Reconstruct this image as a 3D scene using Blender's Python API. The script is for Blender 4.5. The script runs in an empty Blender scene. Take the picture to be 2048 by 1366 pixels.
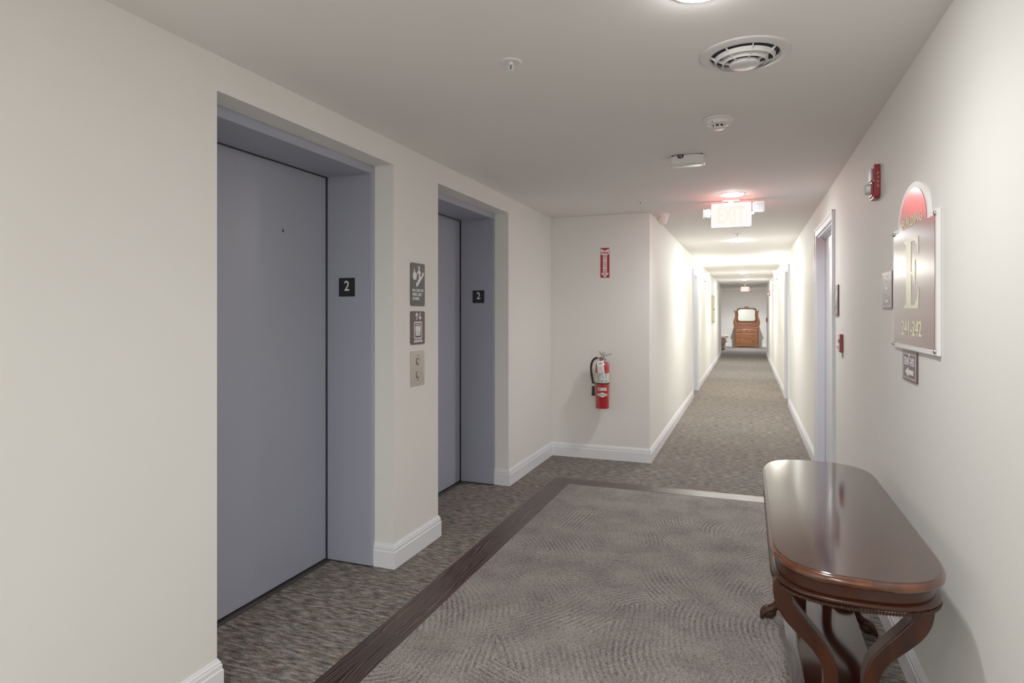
import bpy, bmesh, math, random
from mathutils import Vector, Matrix, Quaternion
random.seed(7)
PI = math.pi
COL = bpy.context.scene.collection
H = 2.315                    # ceiling height
XL, XR = -1.798, 0.574       # hall side walls
XC = -0.849                  # corridor left wall
YW = 5.865                   # short wall with the extinguisher
YE, YB = 21.9, 27.55         # corridor end, lobby back wall

# ------------------------------------------------------------ colour / materials
def lin(c):
    c = c / 255.0
    return c / 12.92 if c <= 0.04045 else ((c + 0.055) / 1.055) ** 2.4
def rgb(r, g, b): return (lin(r), lin(g), lin(b), 1)
def newmat(name):
    m = bpy.data.materials.new(name); m.use_nodes = True
    return m, m.node_tree, m.node_tree.nodes['Principled BSDF']
def node(nt, t, **kw):
    n = nt.nodes.new(t)
    for k, v in kw.items():
        if k in n.inputs: n.inputs[k].default_value = v
        else: setattr(n, k, v)
    return n
def simple(name, col, rough=0.5, metal=0, coat=0, noise=0.0, scale=30, bump=0.0, spec=0.5, trans=0, emit=None, es=0):
    m, nt, b = newmat(name)
    b.inputs['Base Color'].default_value = col; b.inputs['Roughness'].default_value = rough
    b.inputs['Metallic'].default_value = metal; b.inputs['Coat Weight'].default_value = coat
    b.inputs['Coat Roughness'].default_value = 0.06
    b.inputs['Specular IOR Level'].default_value = spec
    b.inputs['Transmission Weight'].default_value = trans
    if emit: b.inputs['Emission Color'].default_value = emit; b.inputs['Emission Strength'].default_value = es
    if noise or bump:
        tc = node(nt, 'ShaderNodeTexCoord'); n = node(nt, 'ShaderNodeTexNoise', Scale=scale, Detail=4.0)
        nt.links.new(tc.outputs['Object'], n.inputs['Vector'])
        if noise:
            mx = node(nt, 'ShaderNodeMix', data_type='RGBA')
            mx.inputs[6].default_value = tuple(c * (1 - noise) for c in col[:3]) + (1,)
            mx.inputs[7].default_value = tuple(min(1, c * (1 + noise)) for c in col[:3]) + (1,)
            nt.links.new(n.outputs['Fac'], mx.inputs[0]); nt.links.new(mx.outputs[2], b.inputs['Base Color'])
        if bump:
            bp = node(nt, 'ShaderNodeBump', Strength=bump, Distance=0.002)
            nt.links.new(n.outputs['Fac'], bp.inputs['Height']); nt.links.new(bp.outputs[0], b.inputs['Normal'])
    return m
def emissive(name, col):
    m = bpy.data.materials.new(name); m.use_nodes = True; nt = m.node_tree; nt.nodes.clear()
    e = node(nt, 'ShaderNodeEmission'); mx = max(col)
    e.inputs[0].default_value = tuple(c / mx for c in col) + (1,); e.inputs[1].default_value = mx
    o = node(nt, 'ShaderNodeOutputMaterial'); nt.links.new(e.outputs[0], o.inputs[0])
    return m

def ramp(nt, stops):
    r = node(nt, 'ShaderNodeValToRGB'); el = r.color_ramp.elements
    while len(el) < len(stops): el.new(0.5)
    for e, (p, c) in zip(el, stops): e.position = p; e.color = c
    return r

def mat_streak_carpet():
    m, nt, b = newmat('streaked_carpet'); L = nt.links.new
    tc = node(nt, 'ShaderNodeTexCoord')
    def nz(sx, sy, det, sc=1.0):
        mp = node(nt, 'ShaderNodeMapping'); mp.inputs['Scale'].default_value = (sx, sy, 1)
        n = node(nt, 'ShaderNodeTexNoise', Scale=sc, Detail=det, Roughness=0.65)
        L(tc.outputs['Object'], mp.inputs[0]); L(mp.outputs[0], n.inputs['Vector']); return n
    a = nz(15, 66, 5.0); c = nz(210, 330, 2.0); d = nz(1.5, 2.2, 3.0); hue = nz(7, 12, 2.0)
    def math_(op, x, y):
        k = node(nt, 'ShaderNodeMath', operation=op)
        for i, v in enumerate((x, y)):
            if isinstance(v, (int, float)): k.inputs[i].default_value = v
            else: L(v, k.inputs[i])
        return k.outputs[0]
    s = math_('ADD', math_('MULTIPLY', a.outputs['Fac'], 0.52), math_('MULTIPLY', c.outputs['Fac'], 0.44))
    s = math_('ADD', s, math_('MULTIPLY', d.outputs['Fac'], 0.04))
    r = ramp(nt, [(0.40, rgb(40, 37, 36)), (0.50, rgb(100, 93, 89)), (0.60, rgb(162, 153, 146))])
    L(s, r.inputs[0])
    mx = node(nt, 'ShaderNodeMix', data_type='RGBA', blend_type='MULTIPLY'); mx.inputs[0].default_value = 1
    hr = ramp(nt, [(0.40, (0.94, 1.0, 0.99, 1)), (0.62, (1.0, 0.93, 0.88, 1))]); L(hue.outputs['Fac'], hr.inputs[0])
    L(r.outputs[0], mx.inputs[6]); L(hr.outputs[0], mx.inputs[7]); L(mx.outputs[2], b.inputs['Base Color'])
    bp = node(nt, 'ShaderNodeBump', Strength=0.5, Distance=0.004); L(s, bp.inputs['Height']); L(bp.outputs[0], b.inputs['Normal'])
    b.inputs['Roughness'].default_value = 0.95; b.inputs['Specular IOR Level'].default_value = 0.1
    return m

def mat_swirl_carpet():
    m, nt, b = newmat('swirl_carpet'); L = nt.links.new
    tc = node(nt, 'ShaderNodeTexCoord')
    def M(op, x, y=0.0, z=None):
        k = node(nt, 'ShaderNodeMath', operation=op)
        for i, v in enumerate((x, y, z)):
            if v is None: continue
            if isinstance(v, (int, float)): k.inputs[i].default_value = v
            else: L(v, k.inputs[i])
        return k.outputs[0]
    wn = node(nt, 'ShaderNodeTexNoise', Scale=1.6, Detail=1.0); L(tc.outputs['Object'], wn.inputs['Vector'])
    warp = node(nt, 'ShaderNodeVectorMath', operation='MULTIPLY_ADD'); L(wn.outputs['Color'], warp.inputs[0])
    warp.inputs[1].default_value = (0.14, 0.14, 0); L(tc.outputs['Object'], warp.inputs[2])
    vo = node(nt, 'ShaderNodeTexVoronoi', Scale=2.3, voronoi_dimensions='2D'); L(warp.outputs[0], vo.inputs['Vector'])
    sp = node(nt, 'ShaderNodeSeparateColor'); L(vo.outputs['Color'], sp.inputs[0])
    # every patch is combed along arcs about a centre of its own
    ang = M('MULTIPLY', sp.outputs[0], 6.283)
    xyz = node(nt, 'ShaderNodeSeparateXYZ'); L(warp.outputs[0], xyz.inputs[0])
    cp = node(nt, 'ShaderNodeSeparateXYZ'); L(vo.outputs['Position'], cp.inputs[0])
    cx = M('ADD', cp.outputs[0], M('MULTIPLY', M('COSINE', ang), 1.1))
    cy = M('ADD', cp.outputs[1], M('MULTIPLY', M('SINE', ang), 1.1))
    dx = M('SUBTRACT', xyz.outputs[0], cx); dy = M('SUBTRACT', xyz.outputs[1], cy)
    rr = M('SQRT', M('ADD', M('MULTIPLY', dx, dx), M('MULTIPLY', dy, dy)))
    fine = node(nt, 'ShaderNodeTexNoise', Scale=60.0, Detail=2.0); L(tc.outputs['Object'], fine.inputs['Vector'])
    rr2 = M('ADD', rr, M('MULTIPLY', fine.outputs['Fac'], 0.012))
    wv = M('SINE', M('MULTIPLY', rr2, 250.0))
    wv = M('MULTIPLY_ADD', wv, 0.5, 0.5)
    gr = node(nt, 'ShaderNodeTexNoise', Scale=230.0, Detail=3.0, Roughness=0.8); L(tc.outputs['Object'], gr.inputs['Vector'])
    msk = node(nt, 'ShaderNodeTexNoise', Scale=3.2, Detail=2.0); L(tc.outputs['Object'], msk.inputs['Vector'])
    mk = node(nt, 'ShaderNodeMapRange'); mk.inputs['From Min'].default_value = 0.42; mk.inputs['From Max'].default_value = 0.60; L(msk.outputs['Fac'], mk.inputs['Value'])
    big = node(nt, 'ShaderNodeTexNoise', Scale=5.0, Detail=3.0); L(tc.outputs['Object'], big.inputs['Vector'])
    mid = node(nt, 'ShaderNodeTexNoise', Scale=42.0, Detail=2.0); L(tc.outputs['Object'], mid.inputs['Vector'])
    mr = node(nt, 'ShaderNodeMapRange'); mr.inputs['From Min'].default_value = 0.38; mr.inputs['From Max'].default_value = 0.62; L(mid.outputs['Fac'], mr.inputs['Value'])
    amp = M('MULTIPLY', M('MULTIPLY', M('ADD', mk.outputs[0], 0.3), 0.14), M('ADD', M('MULTIPLY', mr.outputs[0], 1.0), 0.1))
    wv = M('SUBTRACT', wv, 0.5); 
    s = M('ADD', M('MULTIPLY', wv, amp), M('MULTIPLY', gr.outputs['Fac'], 1.1))
    s = M('ADD', s, M('MULTIPLY', M('SUBTRACT', big.outputs['Fac'], 0.5), 0.22))
    s = M('ADD', s, -0.02)
    r = ramp(nt, [(0.34, rgb(48, 45, 44)), (0.49, rgb(108, 102, 98)), (0.64, rgb(156, 147, 142))])
    L(s, r.inputs[0]); L(r.outputs[0], b.inputs['Base Color'])
    bp = node(nt, 'ShaderNodeBump', Strength=0.45, Distance=0.003); L(s, bp.inputs['Height']); L(bp.outputs[0], b.inputs['Normal'])
    b.inputs['Roughness'].default_value = 0.95; b.inputs['Specular IOR Level'].default_value = 0.1
    return m

def mat_border_wood():
    m, nt, b = newmat('border_wood'); L = nt.links.new
    uv = node(nt, 'ShaderNodeUVMap', uv_map='run')
    sx = node(nt, 'ShaderNodeSeparateXYZ'); L(uv.outputs[0], sx.inputs[0])
    idn = node(nt, 'ShaderNodeMath', operation='FLOOR'); dv = node(nt, 'ShaderNodeMath', operation='DIVIDE'); dv.inputs[1].default_value = 1.22
    L(sx.outputs[0], dv.inputs[0]); L(dv.outputs[0], idn.inputs[0])
    wnz = node(nt, 'ShaderNodeTexWhiteNoise', noise_dimensions='1D'); L(idn.outputs[0], wnz.inputs['W'])
    add = node(nt, 'ShaderNodeVectorMath', operation='MULTIPLY_ADD'); L(wnz.outputs['Color'], add.inputs[0]); add.inputs[1].default_value = (9, 0.5, 3)
    L(uv.outputs[0], add.inputs[2])
    mp = node(nt, 'ShaderNodeMapping'); mp.inputs['Scale'].default_value = (1.0, 9.0, 1); L(add.outputs[0], mp.inputs[0])
    wv = node(nt, 'ShaderNodeTexWave', wave_type='BANDS', bands_direction='Y', Scale=2.6, Distortion=14.0, Detail=2.0)
    wv.inputs['Detail Scale'].default_value = 0.8
    L(mp.outputs[0], wv.inputs['Vector'])
    mp2 = node(nt, 'ShaderNodeMapping'); mp2.inputs['Scale'].default_value = (6, 260, 1); L(uv.outputs[0], mp2.inputs[0])
    n = node(nt, 'ShaderNodeTexNoise', Scale=1.0, Detail=4.0); L(mp2.outputs[0], n.inputs['Vector'])
    mx = node(nt, 'ShaderNodeMix', data_type='FLOAT'); mx.inputs[0].default_value = 0.35
    L(wv.outputs['Fac'], mx.inputs[2]); L(n.outputs['Fac'], mx.inputs[3])
    r = ramp(nt, [(0.15, rgb(20, 14, 13)), (0.5, rgb(46, 34, 31)), (0.85, rgb(84, 67, 61))]); L(mx.outputs[0], r.inputs[0])
    tint = node(nt, 'ShaderNodeMix', data_type='RGBA', blend_type='MULTIPLY'); tint.inputs[0].default_value = 1
    tr = ramp(nt, [(0.0, (0.85, 0.85, 0.85, 1)), (1.0, (1.25, 1.2, 1.2, 1))]); L(wnz.outputs['Value'], tr.inputs[0])
    L(r.outputs[0], tint.inputs[6]); L(tr.outputs[0], tint.inputs[7]); L(tint.outputs[2], b.inputs['Base Color'])
    bp = node(nt, 'ShaderNodeBump', Strength=0.12, Distance=0.001); L(mx.outputs[0], bp.inputs['Height']); L(bp.outputs[0], b.inputs['Normal'])
    b.inputs['Roughness'].default_value = 0.34; b.inputs['Specular IOR Level'].default_value = 0.2
    return m

def mat_wood(name, dark, light, axis='Y', rough=0.25, coat=0.5, scale=1.0):
    m, nt, b = newmat(name); L = nt.links.new
    tc = node(nt, 'ShaderNodeTexCoord'); mp = node(nt, 'ShaderNodeMapping')
    s = [14.0, 14.0, 14.0]; s['XYZ'.index(axis)] = 1.3
    mp.inputs['Scale'].default_value = [k * scale for k in s]
    n = node(nt, 'ShaderNodeTexNoise', Scale=1.6, Detail=5.0, Distortion=0.6)
    L(tc.outputs['Object'], mp.inputs[0]); L(mp.outputs[0], n.inputs['Vector'])
    r = ramp(nt, [(0.3, dark), (0.7, light)]); L(n.outputs['Fac'], r.inputs[0]); L(r.outputs[0], b.inputs['Base Color'])
    b.inputs['Roughness'].default_value = rough; b.inputs['Coat Weight'].default_value = coat; b.inputs['Coat Roughness'].default_value = 0.12
    return m

M = {}
M['wall'] = simple('cream_paint', rgb(232, 230, 224), 0.62, noise=0.012, scale=3, bump=0.06, spec=0.3)
M['ceiling'] = simple('ceiling_paint', rgb(238, 234, 230), 0.85, noise=0.01, scale=2, spec=0.2)
M['trim'] = simple('white_trim_gloss', rgb(232, 233, 238), 0.35, noise=0.01)
M['door_white'] = simple('white_door_paint', rgb(216, 220, 230), 0.4, noise=0.01)
M['steel_paint'] = simple('grey_steel_paint', rgb(150, 154, 170), 0.34, noise=0.015, scale=6, bump=0.04)
M['steel_dark'] = simple('dark_gap', rgb(30, 30, 33), 0.6, noise=0.1)
M['sill'] = simple('brown_sill', rgb(66, 63, 63), 0.4, metal=0.4, noise=0.08)
M['carpet'] = mat_streak_carpet(); M['swirl'] = mat_swirl_carpet(); M['border'] = mat_border_wood()
M['table_top'] = mat_wood('mahogany_top', rgb(36, 14, 8), rgb(56, 23, 13), 'Y', 0.09, 0.1)
M['table_wood'] = mat_wood('mahogany_body', rgb(34, 13, 5), rgb(62, 27, 10), 'Z', 0.3, 0.0)
M['table_wood'].node_tree.nodes['Principled BSDF'].inputs['Specular IOR Level'].default_value = 0.3
M['table_dark'] = mat_wood('mahogany_dark', rgb(40, 22, 17), rgb(60, 34, 25), 'Y', 0.2, 0.6)
M['carved'] = simple('carved_dark_wood', rgb(50, 28, 15), 0.5, noise=0.4, scale=120, bump=0.4, spec=0.25)
M['oak'] = mat_wood('golden_oak', rgb(104, 52, 20), rgb(150, 84, 38), 'X', 0.35, 0.4)
M['oak_dark'] = mat_wood('golden_oak_dark', rgb(78, 38, 16), rgb(118, 64, 30), 'X', 0.4, 0.3)  # darker oak tone for carcass and crown
M['brass'] = simple('aged_brass', rgb(120, 96, 56), 0.4, metal=0.9, noise=0.2, scale=60)
M['mirror'] = simple('mirror_glass', rgb(214, 220, 214), 0.02, metal=1)
M['white_plastic'] = simple('white_plastic', rgb(232, 230, 226), 0.4, noise=0.01)
M['vent_paint'] = simple('vent_paint', rgb(214, 212, 209), 0.42, noise=0.02)
M['duct'] = simple('painted_duct_shade', rgb(26, 30, 44), 0.8, noise=0.2)
M['black'] = simple('black_plastic', rgb(4, 4, 5), 0.35, noise=0.1)
M['rubber'] = simple('black_rubber', rgb(16, 16, 17), 0.55, noise=0.1)
M['chrome'] = simple('chrome', rgb(205, 205, 205), 0.18, metal=1, noise=0.03)
M['steel_brushed'] = simple('brushed_steel', rgb(176, 168, 158), 0.36, metal=0.75, noise=0.16, scale=40)
M['red'] = simple('extinguisher_red', rgb(172, 11, 22), 0.22, coat=0.4, noise=0.03)
M['alarm_red'] = simple('alarm_red', rgb(140, 22, 32), 0.35, noise=0.04)
M['sign_red'] = simple('sign_red', rgb(168, 12, 28), 0.4, noise=0.02)
M['sign_white'] = simple('sign_white', rgb(238, 236, 234), 0.4, noise=0.01)
M['maroon'] = simple('maroon_plastic', rgb(62, 24, 30), 0.42, noise=0.05, scale=200)
M['maroon_gloss'] = simple('maroon_gloss', rgb(104, 56, 64), 0.2, noise=0.03, scale=8, spec=0.2)
M['charcoal'] = simple('charcoal_plastic', rgb(34, 35, 37), 0.42, noise=0.05, scale=200)
M['mauve'] = simple('mauve_plastic', rgb(90, 56, 64), 0.4, noise=0.04, scale=150, spec=0.3)
M['cream_letter'] = simple('cream_letter', rgb(232, 226, 186), 0.35, noise=0.01)
M['letter'] = simple('white_letter', rgb(228, 228, 228), 0.4, noise=0.01)
M['yellow'] = simple('yellow_label', rgb(232, 220, 140), 0.4, noise=0.04)
M['label_grey'] = simple('pale_label', rgb(214, 216, 220), 0.4, noise=0.05, scale=90)
M['gold'] = simple('pale_gold', rgb(206, 196, 140), 0.4, metal=0.3, noise=0.05)
M['gold_dark'] = simple('olive_gold', rgb(150, 138, 84), 0.4, metal=0.3, noise=0.06)
M['fabric'] = simple('beige_upholstery', rgb(160, 142, 126), 0.9, noise=0.06, scale=60, bump=0.3)
M['fabric_pink'] = simple('rose_beige_upholstery', rgb(172, 144, 136), 0.9, noise=0.06, scale=60, bump=0.3)
M['lens_clear'] = simple('strobe_lens', rgb(240, 240, 240), 0.08, trans=0.35, noise=0.01)
M['lens_grid'] = simple('lamp_lens', rgb(186, 188, 196), 0.2, metal=0.4, noise=0.1, scale=90)
M['sticker_green'] = simple('sticker_yellow', rgb(196, 186, 60), 0.5, noise=0.05)
M['shade_glow'] = emissive('frosted_shade_glow', (5.2, 5.0, 4.3))
M['exit_face'] = emissive('exit_face_glow', (1.6, 0.66, 0.64))
M['exit_letter'] = emissive('exit_letter_glow', (13.0, 0.62, 0.48))
M['exit_face_far'] = emissive('far_exit_face_glow', (0.80, 0.40, 0.28))
M['exit_letter_far'] = emissive('far_exit_letter_glow', (2.0, 1.5, 1.2))

# ------------------------------------------------------------ mesh helpers
def link(name, bm, mat, parent=None, smooth=None, bevel=0, seg=2, loc=None):
    bm.normal_update()
    me = bpy.data.meshes.new(name); bm.to_mesh(me); bm.free()
    o = bpy.data.objects.new(name, me); COL.objects.link(o)
    for m in (mat if isinstance(mat, (list, tuple)) else [mat]): me.materials.append(m)
    if smooth is not None:
        for p in me.polygons: p.use_smooth = True
        me.set_sharp_from_angle(angle=math.radians(smooth))
    if bevel:
        b = o.modifiers.new('bevel', 'BEVEL'); b.width = bevel; b.segments = seg; b.limit_method = 'ANGLE'; b.angle_limit = math.radians(40)
    if parent: o.parent = parent
    return o
def B(): return bmesh.new()
def box(bm, x0, x1, y0, y1, z0, z1):
    if x0 > x1: x0, x1 = x1, x0
    if y0 > y1: y0, y1 = y1, y0
    v = [bm.verts.new((x, y, z)) for x in (x0, x1) for y in (y0, y1) for z in (z0, z1)]
    for f in ((0,1,3,2),(4,6,7,5),(0,4,5,1),(2,3,7,6),(0,2,6,4),(1,5,7,3)): bm.faces.new([v[i] for i in f])
    return bm
def prism(bm, pts, off, to3):
    """2-D polygon pts swept from depth off[0] to off[1]; to3(u, v, d) gives the 3-D point."""
    a = [bm.verts.new(to3(u, v, off[0])) for u, v in pts]; b = [bm.verts.new(to3(u, v, off[1])) for u, v in pts]
    n = len(pts)
    bm.faces.new(a[::-1]); bm.faces.new(b)
    for i in range(n): bm.faces.new((a[i], a[(i+1) % n], b[(i+1) % n], b[i]))
    bmesh.ops.recalc_face_normals(bm, faces=bm.faces[:])
    return bm
def lathe(bm, prof, n=48, c=(0,0,0), axis='Z', cap=True, a0=0, a1=2*PI):
    full = abs(a1 - a0 - 2*PI) < 1e-6; rings = []
    for r, z in prof:
        ring = []
        for i in range(n if full else n + 1):
            t = a0 + (a1 - a0) * i / n; p = (r*math.cos(t), r*math.sin(t), z)
            if axis == 'X': p = (z, p[0], p[1])
            if axis == 'Y': p = (p[0], z, p[1])
            ring.append(bm.verts.new((c[0]+p[0], c[1]+p[1], c[2]+p[2])))
        rings.append(ring)
    for a, b in zip(rings, rings[1:]):
        m = len(a)
        for i in range(m if full else m - 1): bm.faces.new((a[i], a[(i+1) % m], b[(i+1) % m], b[i]))
    if cap and full:
        if prof[0][0] > 1e-5: bm.faces.new(rings[0][::-1])
        if prof[-1][0] > 1e-5: bm.faces.new(rings[-1])
    bmesh.ops.remove_doubles(bm, verts=bm.verts[:], dist=1e-6)
    bmesh.ops.recalc_face_normals(bm, faces=bm.faces[:])
    return bm
def cr(pts, sub=6):
    """Catmull-Rom through the points."""
    P = [Vector(p) for p in pts]; out = []
    for i in range(len(P) - 1):
        p0 = P[max(i-1, 0)]; p1 = P[i]; p2 = P[i+1]; p3 = P[min(i+2, len(P)-1)]
        for k in range(sub):
            t = k / sub
            out.append(0.5*((2*p1)+(p2-p0)*t+(2*p0-5*p1+4*p2-p3)*t*t+(3*p1-p0-3*p2+p3)*t*t*t))
    out.append(P[-1]); return out
def tube(bm, pts, rad, n=12, squash=1.0, up=Vector((0,0,1))):
    P = [Vector(p) for p in pts]; N = len(P); R = rad if isinstance(rad, (list, tuple)) else [rad]*N
    if len(R) != N: R = [R[min(len(R)-1, int(i*(len(R)-1)/(N-1)))] + (R[min(len(R)-1, int(i*(len(R)-1)/(N-1))+1)] - R[min(len(R)-1, int(i*(len(R)-1)/(N-1)))])*((i*(len(R)-1)/(N-1)) % 1) for i in range(N)]
    rings = []; prev = None
    for i in range(N):
        t = (P[min(i+1, N-1)] - P[max(i-1, 0)]).normalized()
        if prev is None:
            u = up if abs(t.dot(up)) < 0.95 else Vector((1,0,0))
            a = (u - t*u.dot(t)).normalized()
        else: a = (prev - t*prev.dot(t)).normalized()
        prev = a; b = t.cross(a)
        rings.append([bm.verts.new(P[i] + (a*math.cos(2*PI*k/n)*R[i] + b*math.sin(2*PI*k/n)*R[i]*squash)) for k in range(n)])
    for a, b in zip(rings, rings[1:]):
        for k in range(n): bm.faces.new((a[k], a[(k+1) % n], b[(k+1) % n], b[k]))
    bm.faces.new(rings[0][::-1]); bm.faces.new(rings[-1])
    bmesh.ops.recalc_face_normals(bm, faces=bm.faces[:])
    return bm
def loft(bm, rings, capa=True, capb=True):
    V = [[bm.verts.new(p) for p in r] for r in rings]; n = len(V[0])
    for a, b in zip(V, V[1:]):
        for k in range(n): bm.faces.new((a[k], a[(k+1) % n], b[(k+1) % n], b[k]))
    if capa: bm.faces.new(V[0][::-1])
    if capb: bm.faces.new(V[-1])
    bmesh.ops.recalc_face_normals(bm, faces=bm.faces[:])
    return bm
def ball(bm, c, r, s=(1,1,1), sub=2, rot=None):
    m = Matrix.Translation(c) @ (rot.to_matrix().to_4x4() if rot else Matrix()) @ Matrix.Diagonal((r*s[0], r*s[1], r*s[2], 1))
    bmesh.ops.create_icosphere(bm, subdivisions=sub, radius=1, matrix=m); return bm
def roundrect(w, h, r, n=6):
    pts = []
    for cx, cy, a in ((w/2-r, h/2-r, 0), (-w/2+r, h/2-r, PI/2), (-w/2+r, -h/2+r, PI), (w/2-r, -h/2+r, 1.5*PI)):
        for k in range(n+1): t = a + PI/2*k/n; pts.append((cx + r*math.cos(t), cy + r*math.sin(t)))
    return pts
def thing(name, label, cat, loc=(0,0,0), group=None):
    o = bpy.data.objects.new(name, None); COL.objects.link(o); o.location = loc; o.empty_display_size = 0.05
    o['label'] = label; o['category'] = cat
    if group: o['group'] = group
    return o
def struct(o): o['kind'] = 'structure'; return o
def sroot(name, loc=(0,0,0)):
    o = bpy.data.objects.new(name, None); COL.objects.link(o); o.location = loc; o.empty_display_size = 0.05
    return struct(o)

class Plane:
    """a drawing plane: origin, right, out (normal); up is +Z unless given"""
    def __init__(s, o, right, out): s.o = Vector(o); s.r = Vector(right); s.n = Vector(out); s.u = Vector((0,0,1))
    def p(s, u, v, d=0): return s.o + s.r*u + s.u*v + s.n*d
def shapes(name, plane, polys, d0, d1, mat, parent, **kw):
    bm = B()
    for poly in polys: prism(bm, poly, (d0, d1), plane.p)
    return link(name, bm, mat, parent, **kw)
def text_bm(txt, size, bold=0.0, narrow=1.0, depth=0.0005, align='CENTER'):
    cu = bpy.data.curves.new('t', 'FONT'); cu.body = txt; cu.size = size; cu.align_x = align; cu.align_y = 'CENTER'
    cu.extrude = depth; cu.offset = bold; cu.resolution_u = 3
    o = bpy.data.objects.new('t', cu); COL.objects.link(o)
    dg = bpy.context.evaluated_depsgraph_get(); dg.update()
    me = bpy.data.meshes.new_from_object(o.evaluated_get(dg))
    bm = B(); bm.from_mesh(me); bpy.data.objects.remove(o); bpy.data.meshes.remove(me); bpy.data.curves.remove(cu)
    if narrow != 1.0:
        for v in bm.verts: v.co.x *= narrow
    return bm
def text(name, plane, txt, u, v, d, size, mat, parent, bold=0.0, width=None, narrow=1.0, align='CENTER', height=None):
    """text with cap height ~0.7*size centred at u, v; width forces its full width"""
    bm = text_bm(txt, size, bold, narrow, align=align)
    if width:
        xs = [q.co.x for q in bm.verts]; k = width/(max(xs)-min(xs)); c = (max(xs)+min(xs))/2
        for q in bm.verts: q.co.x = (q.co.x - c)*k
    if height:
        ys = [q.co.y for q in bm.verts]; k = height/(max(ys)-min(ys)); c = (max(ys)+min(ys))/2
        for q in bm.verts: q.co.y = (q.co.y - c)*k
    for q in bm.verts: x, y, z = q.co; q.co = plane.p(u + x, v + y, d + z)
    bmesh.ops.recalc_face_normals(bm, faces=bm.faces[:])
    return link(name, bm, mat, parent)
def join_text(bm, plane, txt, u, v, d, size, bold=0.0, width=None, narrow=1.0, align='CENTER', height=None):
    t = text_bm(txt, size, bold, narrow, align=align)
    if width:
        xs = [q.co.x for q in t.verts]; k = width/(max(xs)-min(xs)); c = (max(xs)+min(xs))/2
        for q in t.verts: q.co.x = (q.co.x - c)*k
    if height:
        ys = [q.co.y for q in t.verts]; k = height/(max(ys)-min(ys)); c = (max(ys)+min(ys))/2
        for q in t.verts: q.co.y = (q.co.y - c)*k
    for q in t.verts: x, y, z = q.co; q.co = plane.p(u + x, v + y, d + z)
    me = bpy.data.meshes.new('tmp'); t.to_mesh(me); t.free(); bm.from_mesh(me); bpy.data.meshes.remove(me)

# ------------------------------------------------------------ SETTING
Y0 = -4.0
def xwall(name, xf, xb, y0, y1, ops):
    """wall in the YZ plane between faces xf and xb; ops = [(ya, yb, ztop)]"""
    bm = B(); y = y0
    for a, b, zt in ops:
        box(bm, xf, xb, y, a, 0, H); box(bm, xf, xb, a, b, zt, H); y = b
    box(bm, xf, xb, y, y1, 0, H)
    bmesh.ops.remove_doubles(bm, verts=bm.verts[:], dist=1e-5)
    return struct(link(name, bm, M['wall']))
E1 = (1.745, 2.951, 2.187); E2 = (3.472, 4.693, 2.187)
D3 = (4.98, 6.13, 2.06)        # near right door opening
D4 = (10.16, 11.10, 2.06)      # far right door
D5 = (10.66, 11.70, 2.06)      # far left door
xwall('wall_left', XL, -2.35, Y0, YW + 0.15, [E1, E2])
xwall('wall_right', XR, XR + 0.25, Y0, YE, [D3, D4])
xwall('wall_corridor_left', XC, XC - 0.12, YW + 0.15, YE, [D5])
struct(link('wall_front', box(B(), XL, XC, YW, YW + 0.15, 0, H), M['wall'], bevel=0.004))
struct(link('wall_back', box(B(), -2.35, XR + 0.25, Y0 - 0.1, Y0, 0, H), M['wall']))
struct(link('wall_lobby_back', box(B(), -3.2, 1.7, YB, YB + 0.1, 0, H), M['wall']))
struct(link('wall_lobby_left', box(B(), -3.3, -3.2, YE, YB + 0.1, 0, H), M['wall']))
struct(link('wall_lobby_right', box(B(), 1.6, 1.7, YE, YB, 0, H), M['wall']))
struct(link('wall_lobby_front', box(box(B(), -3.3, XC - 0.12, YE - 0.1, YE, 0, H), XR + 0.25, 1.7, YE - 0.1, YE, 0, H), M['wall']))
struct(link('ceiling', box(B(), -3.3, 1.7, Y0 - 0.1, YB + 0.1, H, H + 0.08), M['ceiling']))
fl = struct(link('floor', box(B(), -3.3, 1.7, Y0 - 0.1, YB + 0.1, -0.1, 0), M['carpet']))
SX0, SX1, SYa, SYb, RX0, RX1 = -1.518, -1.358, 4.913, 5.068, 0.150, 0.305
link('inlay_carpet', box(B(), SX1, RX0, Y0, SYa, -0.001, 0.0015), M['swirl'], fl)

# wooden border: three runs of planks, mitre-free butt joints, with a run-length UV
bm = B(); uvl = bm.loops.layers.uv.new('run')
def strip(x0, x1, y0, y1, along, off):
    for zz in (0.003,):
        vs = [bm.verts.new(p) for p in ((x0,y0,zz),(x1,y0,zz),(x1,y1,zz),(x0,y1,zz))]; f = bm.faces.new(vs)
        for l in f.loops:
            l[uvl].uv = ((l.vert.co.y + off, l.vert.co.x) if along == 'Y' else (l.vert.co.x + off, l.vert.co.y))
    # thin edge
    for (a, b) in (((x0,y0),(x0,y1)),((x1,y0),(x1,y1)),((x0,y0),(x1,y0)),((x0,y1),(x1,y1))):
        q = [bm.verts.new((a[0],a[1],-0.001)), bm.verts.new((b[0],b[1],-0.001)), bm.verts.new((b[0],b[1],0.003)), bm.verts.new((a[0],a[1],0.003))]
        bm.faces.new(q)
strip(SX0, SX1, Y0, SYb, 'Y', 0.10); strip(SX1, RX1, SYa, SYb, 'X', 20.0); strip(RX0, RX1, Y0, SYa, 'Y', 40.3)
struct(link('trim_1', bm, M['border']))

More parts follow.
